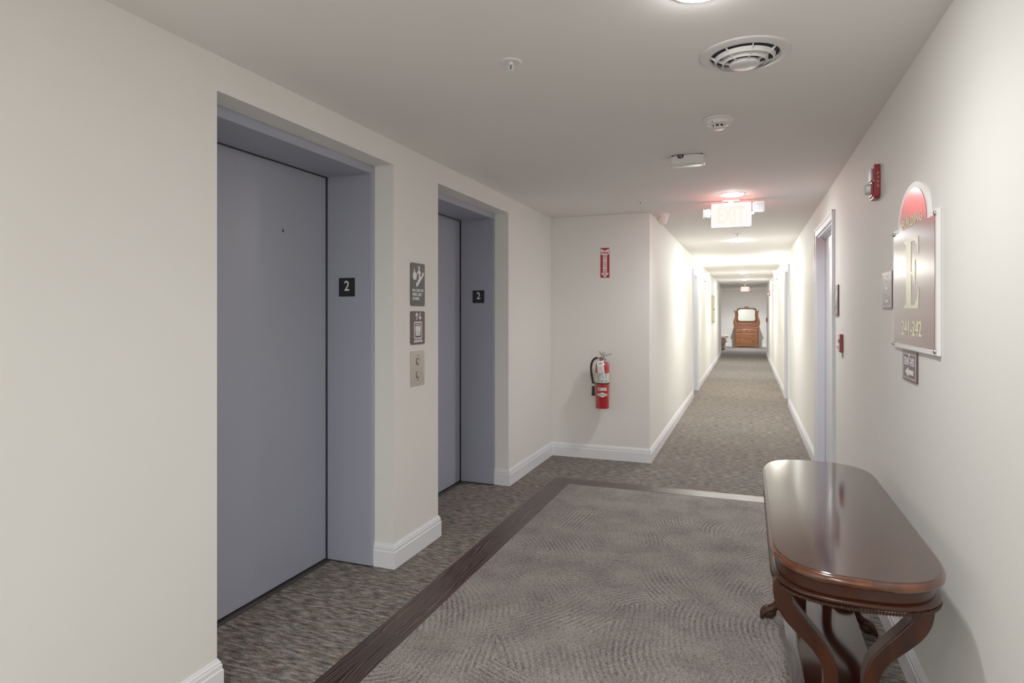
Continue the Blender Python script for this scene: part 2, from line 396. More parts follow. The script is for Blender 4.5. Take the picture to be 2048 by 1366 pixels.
# baseboards -----------------------------------------------------------
BBP = [(0,0),(0.016,0),(0.016,0.088),(0.0125,0.092),(0.0125,0.108),(0.0095,0.111),(0.0095,0.117),(0.005,0.124),(0.003,0.130),(0,0.130)]
def baseboard(name, path, side):
    """path of (x, y); side = +1 if the board projects to the left of travel, -1 to the right"""
    bm = B(); n = len(path); P = [Vector((p[0], p[1])) for p in path]; rings = []
    for i in range(n):
        ns = []
        if i > 0: d = (P[i]-P[i-1]).normalized(); ns.append(Vector((-d.y, d.x))*side)
        if i < n-1: d = (P[i+1]-P[i]).normalized(); ns.append(Vector((-d.y, d.x))*side)
        m = sum(ns, Vector((0,0)))
        if len(ns) == 2: m = m / (1 + ns[0].dot(ns[1]))
        rings.append([(P[i].x + m.x*u, P[i].y + m.y*u, z) for u, z in BBP])
    loft(bm, rings)
    return struct(link(name, bm, M['trim']))
FX = -1.915
baseboard('baseboard_left', [(XL, Y0), (XL, E1[0]), (FX, E1[0])], -1)
baseboard('baseboard_pier', [(FX, E1[1]), (XL, E1[1]), (XL, E2[0]), (FX, E2[0])], -1)
baseboard('baseboard_front', [(FX, E2[1]), (XL, E2[1]), (XL, YW), (XC, YW), (XC, D5[0]-0.06)], -1)
baseboard('baseboard_corridor_left', [(XC, D5[1]+0.06), (XC, YE), (XC-0.12, YE)], -1)
baseboard('baseboard_right', [(XR, Y0), (XR, D3[0]-0.06)], 1)
baseboard('baseboard_corridor_right', [(XR, D3[1]+0.06), (XR, D4[0]-0.06)], 1)
baseboard('baseboard_corridor_far', [(XR, D4[1]+0.06), (XR, YE), (XR+0.25, YE)], 1)
baseboard('baseboard_lobby', [(-3.2, YE), (-3.2, YB), (1.6, YB), (1.6, YE)], -1)

# elevator entrances -----------------------------------------------------
def elevator(idx, E, hole):
    r = sroot('door_%d' % idx, (FX, (E[0]+E[1])/2, 0)); ox, oy = r.location.x, r.location.y
    y0, y1, zt = E; zs = 2.141
    bm = B()
    box(bm, FX - ox, -2.2105 - ox, y0 - oy, y0 + 0.035 - oy, 0.008, zt)
    box(bm, FX - ox, -2.2105 - ox, y1 - 0.035 - oy, y1 - oy, 0.008, zt)
    box(bm, FX - ox, -2.2105 - ox, y0 + 0.035 - oy, y1 - 0.035 - oy, zs, zt)
    link('frame', bm, M['steel_paint'], r, bevel=0.0015)
    box_ = B(); box(box_, -2.212 - ox, -2.24 - ox, y0 + 0.002 - oy, y1 - 0.037 - oy, 0.012, zs - 0.004)
    d = link('door_panel', box_, M['steel_paint'], r, bevel=0.001)
    g = B(); box(g, -2.2 - ox, -2.30 - ox, y1 - 0.0372 - oy, y1 - 0.0348 - oy, 0.0, zs); box(g, -2.2 - ox, -2.215 - ox, y0 - oy, y1 - 0.034 - oy, zs - 0.004, zs + 0.001)
    box(g, -2.26 - ox, -2.30 - ox, y0 - oy, y1 - oy, 0, zt); box(g, FX - 0.004 - ox, -2.19 - ox, y1 - 0.033 - oy, y1 - 0.001 - oy, 0.001, 0.008)
    link('running_gap', g, M['steel_dark'], r)
    s = B(); box(s, -2.178 - ox, -2.186 - ox, y0 - oy, y1 - 0.036 - oy, 0, 0.006); box(s, -2.186 - ox, -2.26 - ox, y0 - oy, y1 - 0.036 - oy, 0, 0.003)
    link('threshold', s, M['sill'], r)
    if hole:
        k = B(); lathe(k, [(0.0085, 0), (0.0085, 0.003), (0.0065, 0.004), (0.005, 0.002)], 24, (-2.212 - ox, 2.566 - oy, 1.80), 'X')
        ring = link('release_escutcheon', k, M['chrome'], d, smooth=40)
        k = B(); lathe(k, [(0.0052, 0.0), (0.0052, 0.0045)], 20, (-2.212 - ox, 2.566 - oy, 1.80), 'X')
        link('keyhole', k, M['black'], d)
    return r
elevator(1, E1, True); elevator(2, E2, False)

# ordinary doors -----------------------------------------------------------
def door(idx, xf, D, into, extra):
    """opening D in a wall whose room face is xf, wall body in direction into (+1/-1)"""
    y0, y1, zt = D; r = sroot('door_%d' % idx, (xf, (y0+y1)/2, 0)); ox, oy = r.location.x, r.location.y
    s = into; w = 0.055; depth = 0.12 if s < 0 else 0.25
    bm = B()   # casing on the room face
    for a, b in ((y0 - w, y0 + 0.004), (y1 - 0.004, y1 + w)):
        box(bm, -s*0.016, s*0.001, a - oy, b - oy, 0, zt - 0.004)
        box(bm, -s*0.022, -s*0.016, a - oy if a < y0 - 0.01 else b - 0.014 - oy, a + 0.014 - oy if a < y0 - 0.01 else b - oy, 0, zt + w)
    box(bm, -s*0.016, s*0.001, y0 - w - oy, y1 + w - oy, zt - 0.004, zt + w)
    box(bm, -s*0.022, -s*0.016, y0 - w - oy, y1 + w - oy, zt + w - 0.014, zt + w)
    link('casing', bm, M['trim'], r, bevel=0.0015)
    bm = B()   # jamb lining and stop
    box(bm, s*0.001, s*depth, y0 - oy, y0 + 0.018 - oy, 0, zt); box(bm, s*0.001, s*depth, y1 - 0.018 - oy, y1 - oy, 0, zt)
    box(bm, s*0.001, s*depth, y0 + 0.018 - oy, y1 - 0.018 - oy, zt - 0.018, zt)
    box(bm, s*0.045, s*0.058, y0 + 0.018 - oy, y0 + 0.03 - oy, 0, zt - 0.018); box(bm, s*0.045, s*0.058, y1 - 0.03 - oy, y1 - 0.018 - oy, 0, zt - 0.018)
    box(bm, s*0.045, s*0.058, y0 + 0.03 - oy, y1 - 0.03 - oy, zt - 0.03, zt - 0.018)
    link('door_frame', bm, M['door_white'], r)
    bm = box(B(), s*0.06, s*0.10, y0 + 0.02 - oy, y1 - 0.02 - oy, 0.008, zt - 0.022)
    leaf = link('door_panel', bm, M['door_white'], r, bevel=0.002)
    k = B(); yk = y0 + 0.22 - oy
    lathe(k, [(0.026, 0.06), (0.026, 0.052), (0.012, 0.05), (0.011, 0.02)], 24, (0, yk, 0.98), 'X')
    for v in k.verts: v.co.x *= s
    tube(k, [(s*0.02, yk, 0.98), (s*0.012, yk - 0.02, 0.98), (s*0.012, yk - 0.11, 0.985)], 0.008, 10)
    link('lever_handle', k, M['steel_brushed'], leaf, smooth=40)
    if extra:
        k = B(); box(k, s*0.052, s*0.06, y0 + 0.60 - oy, y0 + 0.66 - oy, 1.955, 1.97)
        link('latch_bracket', k, M['steel_brushed'], leaf, bevel=0.002)
    return r
door(3, XR, D3, 1, True); door(4, XR, D4, 1, False); door(5, XC, D5, -1, False)

# white casing of the opening at the corridor's far end
bm = B(); box(bm, XC, XC + 0.016, YE - 0.09, YE + 0.0, 0, 2.16); box(bm, XC - 0.12, XC + 0.016, YE, YE + 0.012, 0, 2.16)
box(bm, XR - 0.016, XR, YE - 0.09, YE, 0, 2.16); box(bm, XR - 0.016, XR + 0.25, YE, YE + 0.012, 0, 2.16)
struct(link('trim_2', bm, M['trim']))

# ------------------------------------------------------------ CEILING DEVICES
def downlight(x, y, label, E=100):
    t = thing('recessed_downlight', label, 'ceiling light', (x, y, H), 'recessed downlights')
    link('trim_ring', lathe(B(), [(0.090, -0.0005), (0.089, -0.004), (0.083, -0.006), (0.080, -0.003), (0.080, -0.0005)], 48, cap=False), M['white_plastic'], t, smooth=50)
    link('lens', lathe(B(), [(0.0001, -0.019), (0.04, -0.0175), (0.064, -0.013), (0.076, -0.007), (0.081, -0.003)], 32, cap=False), emissive('downlight_glow', (E, E*0.99, E*0.955)), t, smooth=50)
    return t
def spot(name, x, y, z, power, col, size=150, blend=0.8, rad=0.055):
    l = bpy.data.lights.new(name, 'SPOT'); l.energy = power; l.color = col; l.spot_size = math.radians(size); l.spot_blend = blend; l.shadow_soft_size = rad
    o = bpy.data.objects.new(name, l); COL.objects.link(o); o.location = (x, y, z); return o
WARM = (1.0, 0.985, 0.87); NEUT = (0.985, 0.995, 1.0)
DL = [(-0.128, 1.865, 40, NEUT, 'round recessed downlight cut off by the top edge of the photo'),
      (-0.113, 5.195, 44, NEUT, 'bright round recessed downlight just in front of the near exit sign'),
      (-0.108, 8.534, 112, WARM, 'round recessed downlight right below and behind the near exit sign'),
      (-0.107, 15.2, 135, WARM, 'small recessed downlight just before the far corridor ceiling vent'),
      (-0.09, 18.4, 135, WARM, 'small recessed downlight between corridor ceiling vent and far exit sign')]
for x, y, p, c, lb in DL:
    downlight(x, y, lb, p*2.4); spot('downlight_lamp', x, y, H - 0.026, p*(0.3 if y > 6 else 0.45), c, rad=0.035)
for x, y, p in ((-0.4, -1.6, 34), (-0.1, 25.6, 190)):  # the first one is added out of view to brighten the hall
    t = downlight(x, y, 'added downlight, unseen behind the viewpoint, to brighten the hall' if y < 0 else 'recessed downlight of the far lobby ceiling', 80 if y < 0 else 330); del t['group']
    spot('downlight_lamp', x, y, H - 0.026, p, NEUT)

def fill_panel(x, y, label, power):  # fill lights added out of view to raise the ambient level
    t = thing('added_fill_panel', label, 'ceiling light', (x, y, H))
    link('frame', prism(B(), roundrect(0.62, 0.62, 0.01), (-0.012, -0.0005), lambda u, v, d: (u, v, d)), M['white_plastic'], t, bevel=0.002)
    link('diffuser', prism(B(), roundrect(0.58, 0.58, 0.005), (-0.014, -0.012), lambda u, v, d: (u, v, d)), M['shade_glow'], t)
    l = bpy.data.lights.new('fill_lamp', 'AREA'); l.shape = 'SQUARE'; l.size = 0.58; l.energy = power; l.color = NEUT
    o = bpy.data.objects.new('fill_lamp', l); COL.objects.link(o); o.location = (x, y, H - 0.016)
fill_panel(-0.7, -0.9, 'added square fill panel, unseen just behind the viewpoint', 14)
fill_panel(-0.7, -2.8, 'added square fill panel, unseen at the rear of the hall', 26)

def vent(x, y, label, s=1.0):
    t = thing('round_ceiling_vent', label, 'vent', (x, y, H))
    link('flange', lathe(B(), [(0.157, -0.0005), (0.156, -0.004), (0.150, -0.006), (0.140, -0.007), (0.128, -0.011), (0.121, -0.010), (0.1165, -0.002), (0.1165, -0.0005)], 72, cap=False), M['vent_paint'], t, smooth=60)
    link('duct_shade_disc', lathe(B(), [(0.0001, -0.001), (0.1168, -0.001)], 64, cap=False), M['duct'], t)  # dark disc painted as the shaded duct; the ceiling has no hole
    for k, (r, zb, hgt) in enumerate(((0.0985, -0.027, 0.015), (0.0745, -0.035, 0.017))):
        link('louvre_ring', lathe(B(), [(r + 0.006, zb + hgt), (r + 0.0015, zb + 0.004), (r, zb), (r - 0.0028, zb), (r - 0.0015, zb + 0.004), (r + 0.003, zb + hgt)], 72, cap=False), M['vent_paint'], t, smooth=50)
    d = link('centre_disc', lathe(B(), [(0.052, -0.031), (0.0505, -0.041), (0.048, -0.043), (0.012, -0.0435), (0.011, -0.045), (0.0001, -0.045)], 56, cap=False), M['vent_paint'], t, smooth=50)
    for i in range(8):
        a = 2*PI*(i + 0.32)/8; c_, s_ = math.cos(a), math.sin(a); bm = B()
        prof = [(0.049, -0.040), (0.0745, -0.033), (0.0985, -0.025), (0.119, -0.011), (0.119, -0.004), (0.0985, -0.016), (0.0745, -0.023), (0.049, -0.031)]
        prism(bm, prof, (-0.0014, 0.0014), lambda u, v, dd: (u*c_ - dd*s_, u*s_ + dd*c_, v))
        link('rib', bm, M['vent_paint'], t)
    return t
vent(-0.012, 2.41, 'large round white ceiling diffuser with concentric louvre rings')
vent(-0.02, 16.25, 'small distant round grey ceiling diffuser deep in the corridor')

def sprinkler(x, y, label):
    t = thing('fire_sprinkler', label, 'sprinkler', (x, y, H), 'ceiling fire sprinklers')
    link('escutcheon', lathe(B(), [(0.042, -0.0005), (0.041, -0.003), (0.035, -0.005), (0.027, -0.003), (0.017, -0.0015), (0.0001, -0.0015)], 40, cap=False), M['white_plastic'], t, smooth=50)
    bm = B(); tube(bm, [(0, 0, -0.001), (0, 0, -0.012)], 0.008, 16)
    for s in (-1, 1): tube(bm, cr([(s*0.006, 0, -0.010), (s*0.010, 0, -0.018), (s*0.002, 0, -0.032)], 4), 0.0018, 8)
    link('sprinkler_frame', bm, M['white_plastic'], t, smooth=50)
    link('glass_bulb', tube(B(), [(0, 0, -0.012), (0, 0, -0.031)], 0.0022, 10), simple('green_bulb', rgb(40, 90, 70), 0.1), t, smooth=50)
    link('deflector', lathe(B(), [(0.0001, -0.033), (0.011, -0.033), (0.011, -0.0345), (0.0001, -0.0355)], 24, cap=False), M['white_plastic'], t, smooth=30)
sprinkler(-0.825, 2.178, 'white pendent sprinkler head on ceiling facing the first elevator')
sprinkler(-0.832, 5.22, 'small white sprinkler head on ceiling left of the near exit sign')
sprinkler(-0.115, 7.78, 'tiny sprinkler head seen directly under the near exit sign')
sprinkler(-0.115, 13.6, 'distant sprinkler head in the brightly lit corridor ceiling')

# smoke detector
t = thing('smoke_detector', 'white round smoke detector with stepped body on hall ceiling', 'smoke detector', (-0.133, 3.168, H))
link('base_plate', lathe(B(), [(0.070, -0.0005), (0.070, -0.007), (0.066, -0.010), (0.058, -0.012)], 56, cap=False), M['white_plastic'], t, smooth=40)
link('body', lathe(B(), [(0.058, -0.008), (0.056, -0.020), (0.052, -0.028), (0.036, -0.031), (0.0001, -0.031)], 56, cap=False), M['white_plastic'], t, smooth=40)
link('sensor_chamber', lathe(B(), [(0.027, -0.030), (0.027, -0.042)], 40, cap=False), M['black'], t, smooth=40)
bm = B()
for i in range(8):
    a = 2*PI*(i+0.3)/8; prism(bm, [(-0.003, -0.030), (0.003, -0.030), (0.003, -0.044), (-0.003, -0.044)], (0.0265, 0.031), lambda u, v, d: (math.cos(a)*d - math.sin(a)*u, math.sin(a)*d + math.cos(a)*u, v))
link('chamber_posts', bm, M['white_plastic'], t)
link('cap', lathe(B(), [(0.0001, -0.042), (0.031, -0.042), (0.031, -0.045), (0.026, -0.049), (0.0001, -0.050)], 40, cap=False), M['white_plastic'], t, smooth=40)
link('indicator_lamp', ball(B(), (-0.026, -0.048, -0.0245), 0.003), M['black'], t)

# corner heat detector dome near the corridor's corner
t = thing('dome_detector', 'white conical ceiling detector with yellow sticker at the corridor corner', 'smoke detector', (-0.757, 6.02, H))
link('base_plate', lathe(B(), [(0.062, -0.0005), (0.062, -0.014), (0.058, -0.020), (0.050, -0.022)], 48, cap=False), M['white_plastic'], t, smooth=40)
link('body', lathe(B(), [(0.056, -0.016), (0.050, -0.045), (0.042, -0.068), (0.030, -0.088), (0.016, -0.098), (0.0001, -0.100)], 48, cap=False), M['white_plastic'], t, smooth=60)
bm = B(); lathe(bm, [(0.0535, -0.040), (0.0475, -0.060)], 8, a0=-2.5, a1=-2.1, cap=False); link('sticker', bm, M['sticker_green'], t)
for a in (-1.9, -1.75, -1.1): link('indicator_lamp', ball(B(), (0.0545*math.cos(a), 0.0545*math.sin(a), -0.032), 0.0035, sub=1), M['black'], t)

# sensor box
t = thing('ceiling_sensor', 'white rounded motion sensor box with a dark notch on ceiling', 'sensor', (-0.334, 3.86, H))
outl = []
for i in range(21):
    u = -0.100 + 0.2*i/20; outl.append((u, -0.038 - 0.030*(1 - (u/0.1)**2)**0.5 if abs(u) < 0.1 else -0.038))
outl += [(0.100, 0.03), (0.092, 0.045), (-0.092, 0.045), (-0.100, 0.03)]
rings = []
for z, k in ((-0.004, 0.965), (-0.012, 1.0), (-0.044, 0.985), (-0.052, 0.94), (-0.055, 0.86)): rings.append([(x*k, y*k - (0.003 if z < -0.05 else 0), z) for x, y in outl])
link('housing', loft(B(), rings), M['white_plastic'], t, smooth=35)
link('gap_shadow_plate', box(B(), -0.088, 0.085, -0.055, 0.035, -0.006, -0.0003), M['steel_dark'], t)  # dark plate paints the shadow between housing and ceiling
bm = B(); prism(bm, [(-0.058, -0.0045), (-0.018, -0.0045), (-0.022, -0.020), (-0.030, -0.024), (-0.047, -0.024), (-0.054, -0.019)], (-0.070, -0.0600), lambda u, v, d: (u, d, v))
link('terminal_notch', bm, M['steel_dark'], t)
bm = B(); tube(bm, cr([(-0.048, -0.0706, -0.018), (-0.038, -0.0716, -0.010), (-0.030, -0.0706, -0.018), (-0.034, -0.0716, -0.009)], 4), 0.0016, 6); link('wiring', bm, M['chrome'], t)

# ------------------------------------------------------------ EXIT SIGNS
def exit_sign(x, y, label, near):
    t = thing('exit_sign', label, 'exit sign', (x, y, H))
    fm, lm = (M['exit_face'], M['exit_letter']) if near else (M['exit_face_far'], M['exit_letter_far'])
    w, z1, z0 = (0.312, -0.022, -0.222) if near else (0.27, -0.075, -0.235)
    link('canopy', box(B(), -0.068, 0.068, -0.03, 0.03, -0.013, -0.0005), M['white_plastic'], t, bevel=0.004)
    link('hanging_stem', box(B(), -0.02, 0.02, -0.012, 0.012, z1 - 0.002, -0.012), M['white_plastic'], t)
    zc = (z0 + z1)/2; hh = z1 - z0
    bm = prism(B(), roundrect(w, hh, 0.012), (-0.016, 0.016), lambda u, v, d: (u, d, v + zc)); link('housing', bm, M['white_plastic'], t, bevel=0.002)
    for s in (-1, 1):
        pl = Plane((0, s*0.0165, zc), (-s, 0, 0), (0, s, 0))
        link('face_panel', prism(B(), roundrect(w - 0.012, hh - 0.012, 0.008), (0, 0.0012), pl.p), fm, t)
        text('exit_letters', pl, 'EXIT', 0, 0, 0.0022, 0.16, lm, t, bold=0.003, width=w*0.68, height=hh*0.70)
    if near:
        # left head seen side-on, right head facing the hall
        hd = link('lamp_head', prism(B(), [(-0.018, -0.032), (0.022, -0.036), (0.030, -0.02), (0.030, 0.03), (0.018, 0.036), (-0.018, 0.030)], (-0.028, 0.028), lambda u, v, d: (-w/2 - 0.036 + u, d, -0.100 + v)), M['white_plastic'], t, bevel=0.005)
        link('lens', prism(B(), [(-0.026, -0.038), (-0.016, -0.040), (-0.016, 0.034), (-0.026, 0.030)], (-0.034, 0.034), lambda u, v, d: (-w/2 - 0.040 + u, d, -0.100 + v)), M['lens_grid'], hd, bevel=0.002)
        link('lamp_arm', tube(B(), [(-w/2 - 0.012, 0, -0.10), (-w/2 + 0.005, 0, -0.10)], 0.014, 16), M['white_plastic'], t, smooth=40)
        hd = link('lamp_head', prism(B(), roundrect(0.092, 0.086, 0.018), (-0.040, 0.010), lambda u, v, d: (w/2 + 0.056 + u, d, -0.070 + v)), M['white_plastic'], t, bevel=0.004)
        link('lens', prism(B(), roundrect(0.080, 0.072, 0.012), (-0.0425, -0.039), lambda u, v, d: (w/2 + 0.056 + u, d, -0.070 + v)), M['lens_grid'], hd)
        bm = B()
        for i in range(4): box(bm, w/2 + 0.018, w/2 + 0.094, -0.0445, -0.042, -0.100 + i*0.019, -0.0975 + i*0.019)
        for i in range(5): box(bm, w/2 + 0.022 + i*0.0165, w/2 + 0.0240 + i*0.0165, -0.0445, -0.042, -0.103, -0.037)
        link('lens_ribs', bm, M['white_plastic'], hd)
        link('lamp_arm', tube(B(), [(w/2 - 0.005, 0, -0.118), (w/2 + 0.022, 0, -0.112)], 0.013, 16), M['white_plastic'], t, smooth=40)
    return t
exit_sign(-0.131, 5.487, 'glowing ceiling exit sign with two emergency lamp heads', True)
exit_sign(-0.09, 21.4, 'small distant orange-glowing exit sign at the corridor end', False)

# ------------------------------------------------------------ WALL SCONCES
def sconce(xf, y, s, label):
    """s = direction away from the wall"""
    t = thing('wall_sconce', label, 'wall lamp', (xf, y, 1.86), 'pair of uplight sconces')
    link('wall_plate', lathe(B(), [(0.045, s*0.001), (0.045, s*0.010), (0.03, s*0.020), (0.012, s*0.026)], 32, axis='X'), M['white_plastic'], t, smooth=40)
    link('curved_arm', tube(B(), cr([(s*0.02, 0, 0.0), (s*0.06, 0, -0.035), (s*0.11, 0, -0.01), (s*0.11, 0, 0.06), (s*0.11, 0, 0.115)], 6), 0.008, 12), M['white_plastic'], t, smooth=60)
    bm = B(); tube(bm, cr([(s*0.11, 0, 0.0), (s*0.15, 0, 0.015), (s*0.19, 0, 0.055), (s*0.215, 0, 0.058)], 6), [0.012, 0.02, 0.012, 0.003], 12, squash=0.5)
    tube(bm, cr([(s*0.11, 0, 0.01), (s*0.14, 0, 0.05), (s*0.165, 0, 0.075)], 6), [0.01, 0.014, 0.003], 12, squash=0.5)
    link('leaf_scroll', bm, M['white_plastic'], t, smooth=60)
    link('socket', lathe(B(), [(0.014, 0.10), (0.024, 0.118), (0.020, 0.128)], 24, (s*0.11, 0, 0)), M['steel_brushed'], t, smooth=50)
    link('glass_shade', lathe(B(), [(0.018, 0.118), (0.026, 0.128), (0.052, 0.175), (0.072, 0.225), (0.080, 0.255), (0.0765, 0.255), (0.068, 0.225), (0.048, 0.175), (0.022, 0.132)], 40, (s*0.11, 0, 0), cap=False), M['shade_glow'], t, smooth=50)
    l = bpy.data.lights.new('sconce_bulb', 'POINT'); l.energy = 68; l.color = (1.0, 0.955, 0.82); l.shadow_soft_size = 0.03
    o = bpy.data.objects.new('sconce_bulb', l); COL.objects.link(o); o.location = (xf + s*0.11, y, 1.86 + 0.262)
sconce(XR, 11.62, -1, 'lit white glass sconce on the right corridor wall past its door')
sconce(XC, 11.98, 1, 'lit white glass sconce on the left corridor wall past its door')

# ------------------------------------------------------------ SIGNS ON THE LEFT
def fig(pl, parent, kind):
    pass
pw = Plane((XL, 3.211, 1.5475), (0, 1, 0), (1, 0, 0))
t = thing('fire_stairs_sign', 'charcoal in-case-of-fire sign above the elevator sign', 'sign', (XL, 3.211, 1.5475))
P0 = Plane((0, 0, 0), (0, 1, 0), (1, 0, 0))
link('plate', prism(B(), roundrect(0.164, 0.248, 0.012), (0.0005, 0.006), P0.p), M['charcoal'], t, bevel=0.001)
polys = [[(-0.062,0.052),(-0.057,0.066),(-0.052,0.060),(-0.050,0.078),(-0.044,0.094),(-0.040,0.078),(-0.034,0.066),(-0.029,0.074),(-0.024,0.060),(-0.019,0.066),(-0.017,0.050),(-0.022,0.034),(-0.032,0.027),(-0.046,0.026),(-0.058,0.034)]]
link('flame_symbol', prism(B(), polys[0], (0.006, 0.0068), P0.p), M['letter'], t)
bm = B()
prism(bm, [(0.011+0.0085*math.cos(2*PI*i/16), 0.098+0.011*math.sin(2*PI*i/16)) for i in range(16)], (0.006, 0.0068), P0.p)
prism(bm, [(0.006,0.086),(0.016,0.087),(0.026,0.076),(0.032,0.060),(0.027,0.058),(0.021,0.070),(0.022,0.052),(0.040,0.034),(0.036,0.028),(0.018,0.046),(0.014,0.020),(0.008,0.021),(0.010,0.052),(0.004,0.070),(-0.010,0.060),(-0.013,0.065),(0.000,0.078)], (0.006, 0.0068), P0.p)
link('walker_symbol', bm, M['letter'], t)
link('stairs_symbol', prism(B(), [(-0.022,-0.010),(-0.022,0.012),(-0.004,0.012),(-0.004,0.028),(0.012,0.028),(0.018,0.034),(0.018,0.048),(0.036,0.046),(0.050,0.060),(0.050,0.072),(0.066,0.072),(0.066,0.058),(-0.010,-0.012)], (0.006, 0.0066), P0.p), M['letter'], t)
bm = B()
for i, s_ in enumerate(('IN CASE OF', 'FIRE USE', 'STAIRS')):
    wd = (0.128, 0.104, 0.078)[i]; join_text(bm, P0, s_, -0.064 + wd/2, -0.034 - i*0.0235, 0.0062, 0.026, width=wd, bold=0.0006, height=0.0165)
link('lettering', bm, M['letter'], t)
bm = B()
for i in range(14):
    for j in range(2):
        if (i*7 + j*3) % 4: ball(bm, (0.0062, -0.058 + i*0.006, -0.102 - j*0.006), 0.0012, sub=1)
link('braille_dots', bm, M['charcoal'], t)

t = thing('elevator_sign', 'maroon elevator sign with three passengers pictogram above the call plate', 'sign', (XL, 3.211, 1.297))
link('plate', prism(B(), roundrect(0.164, 0.192, 0.012), (0.0005, 0.006), P0.p), M['maroon'], t, bevel=0.001)
bm = B()
def arrow(c, s): return [(c, s*0.022+0.067), (c-0.017, s*0.006+0.067), (c-0.013, s*0.001+0.067), (c-0.0035, s*0.010+0.067), (c-0.0035, -s*0.022+0.067), (c+0.0035, -s*0.022+0.067), (c+0.0035, s*0.010+0.067), (c+0.013, s*0.001+0.067), (c+0.017, s*0.006+0.067)]
bm.free()
for ac, as_ in ((-0.016, 1), (0.022, -1)): link('arrow_symbol', prism(B(), arrow(ac, as_), (0.006, 0.0068), P0.p), M['letter'], t)
bm = B(); a = roundrect(0.092, 0.100, 0.014); b_ = roundrect(0.078, 0.086, 0.009); n = len(a)
for d0, d1 in ((0.006, 0.0068),):
    va = [bm.verts.new(P0.p(u, v - 0.014, d1)) for u, v in a]; vb = [bm.verts.new(P0.p(u, v - 0.014, d1)) for u, v in b_]
    vc = [bm.verts.new(P0.p(u, v - 0.014, d0)) for u, v in a]
    for i in range(n): j = (i+1) % n; bm.faces.new((va[i], va[j], vb[j], vb[i])); bm.faces.new((va[i], vc[i], vc[j], va[j]))
link('car_symbol', bm, M['letter'], t)
bm = B()
for i in (-1, 0, 1):
    c = i*0.019
    prism(bm, [(c+0.0052*math.cos(2*PI*k/14), 0.019+0.0052*math.sin(2*PI*k/14)) for k in range(14)], (0.006, 0.0068), P0.p)
    prism(bm, [(c-0.0105, 0.010), (c+0.0105, 0.010), (c+0.0105, -0.020) if i == 1 else (c+0.0078, -0.020), (c+0.0068, -0.020), (c+0.0068, -0.046), (c-0.0068, -0.046), (c-0.0068, -0.020), (c-0.0105, -0.020) if i == -1 else (c-0.0078, -0.020)], (0.006, 0.0068), P0.p)
link('passenger_symbols', bm, M['letter'], t)
text('lettering', P0, 'ELEVATOR', 0.004, -0.0765, 0.0062, 0.02, M['letter'], t, bold=0.0008, width=0.100, height=0.0155)

t = thing('elevator_call_plate', 'brushed steel elevator call plate with two round buttons', 'call button panel', (XL, 3.211, 1.0615))
link('plate', prism(B(), roundrect(0.164, 0.204, 0.001, 1), (0.0005, 0.003), P0.p), M['steel_brushed'], t, bevel=0.0008)
for z in (0.040, -0.038):
    b1 = link('call_button', lathe(B(), [(0.0185, 0.003), (0.0185, 0.007), (0.016, 0.0085), (0.0145, 0.0065), (0.0001, 0.0065)], 36, (0, 0.004, z), 'X'), M['steel_brushed'], t, smooth=40)
    link('button_ring', lathe(B(), [(0.0210, 0.003), (0.0210, 0.0036), (0.0186, 0.0036)], 36, (0, 0.004, z), 'X', cap=False), M['black'], b1)
for tri in ([(-0.003, 0.073), (0.011, 0.073), (0.004, 0.081)], [(-0.003, -0.066), (0.011, -0.066), (0.004, -0.074)]): link('direction_mark', prism(B(), tri, (0.003, 0.0035), P0.p), M['steel_dark'], t)

for (x, y, z, lb) in ((-2.0715, E1[1] - 0.035, 1.525, 'black square floor 2 plate on the nearer elevator jamb'), (-2.0445, E2[1] - 0.035, 1.516, 'black square floor 2 plate on the farther elevator jamb')):
    t = thing('floor_number_plate', lb, 'sign', (x, y, z))
    PJ = Plane((0, 0, 0), (1, 0, 0), (0, -1, 0))
    link('plate', prism(B(), roundrect(0.103, 0.103, 0.001, 1), (0.0005, 0.004), PJ.p), M['black'], t, bevel=0.0006)
    text('numeral', PJ, '2', 0.001, 0.008, 0.0042, 0.07, M['letter'], t, bold=0.0006, width=0.032, height=0.055)
    bm = B()
    for i in range(3): ball(bm, (-0.012 + i*0.006, -0.0042, -0.038), 0.0012, sub=1)
    link('braille_dots', bm, M['black'], t)

# fire extinguisher sign
t = thing('fire_extinguisher_sign', 'red and white fire extinguisher arrow sign on the short wall', 'sign', (-1.2675, YW, 1.860))
PJ = Plane((0, 0, 0), (1, 0, 0), (0, -1, 0))
link('plate', prism(B(), roundrect(0.094, 0.290, 0.004), (0.0004, 0.0025), PJ.p), M['sign_white'], t)
link('red_field', prism(B(), roundrect(0.088, 0.284, 0.003), (0.0025, 0.0029), PJ.p), M['sign_red'], t)
link('arrow_symbol', prism(B(), [(-0.040, 0.133), (0, 0.112), (0.040, 0.133), (0.040, 0.080), (0.018, 0.075), (0.018, -0.098), (0.038, -0.098), (0, -0.139), (-0.038, -0.098), (-0.018, -0.098), (-0.018, 0.075), (-0.040, 0.080)], (0.0029, 0.0033), PJ.p), M['sign_white'], t)
bm = B(); join_text(bm, PJ, 'FIRE', 0, 0.094, 0.0033, 0.03, bold=0.0012, width=0.070, height=0.021)
for i, ch in enumerate('EXTINGUISHER'): join_text(bm, PJ, ch, 0, 0.066 - i*0.0164, 0.0033, 0.016, bold=0.0009, width=0.005 if ch == 'I' else 0.023, height=0.0118)
link('lettering', bm, M['sign_red'], t)

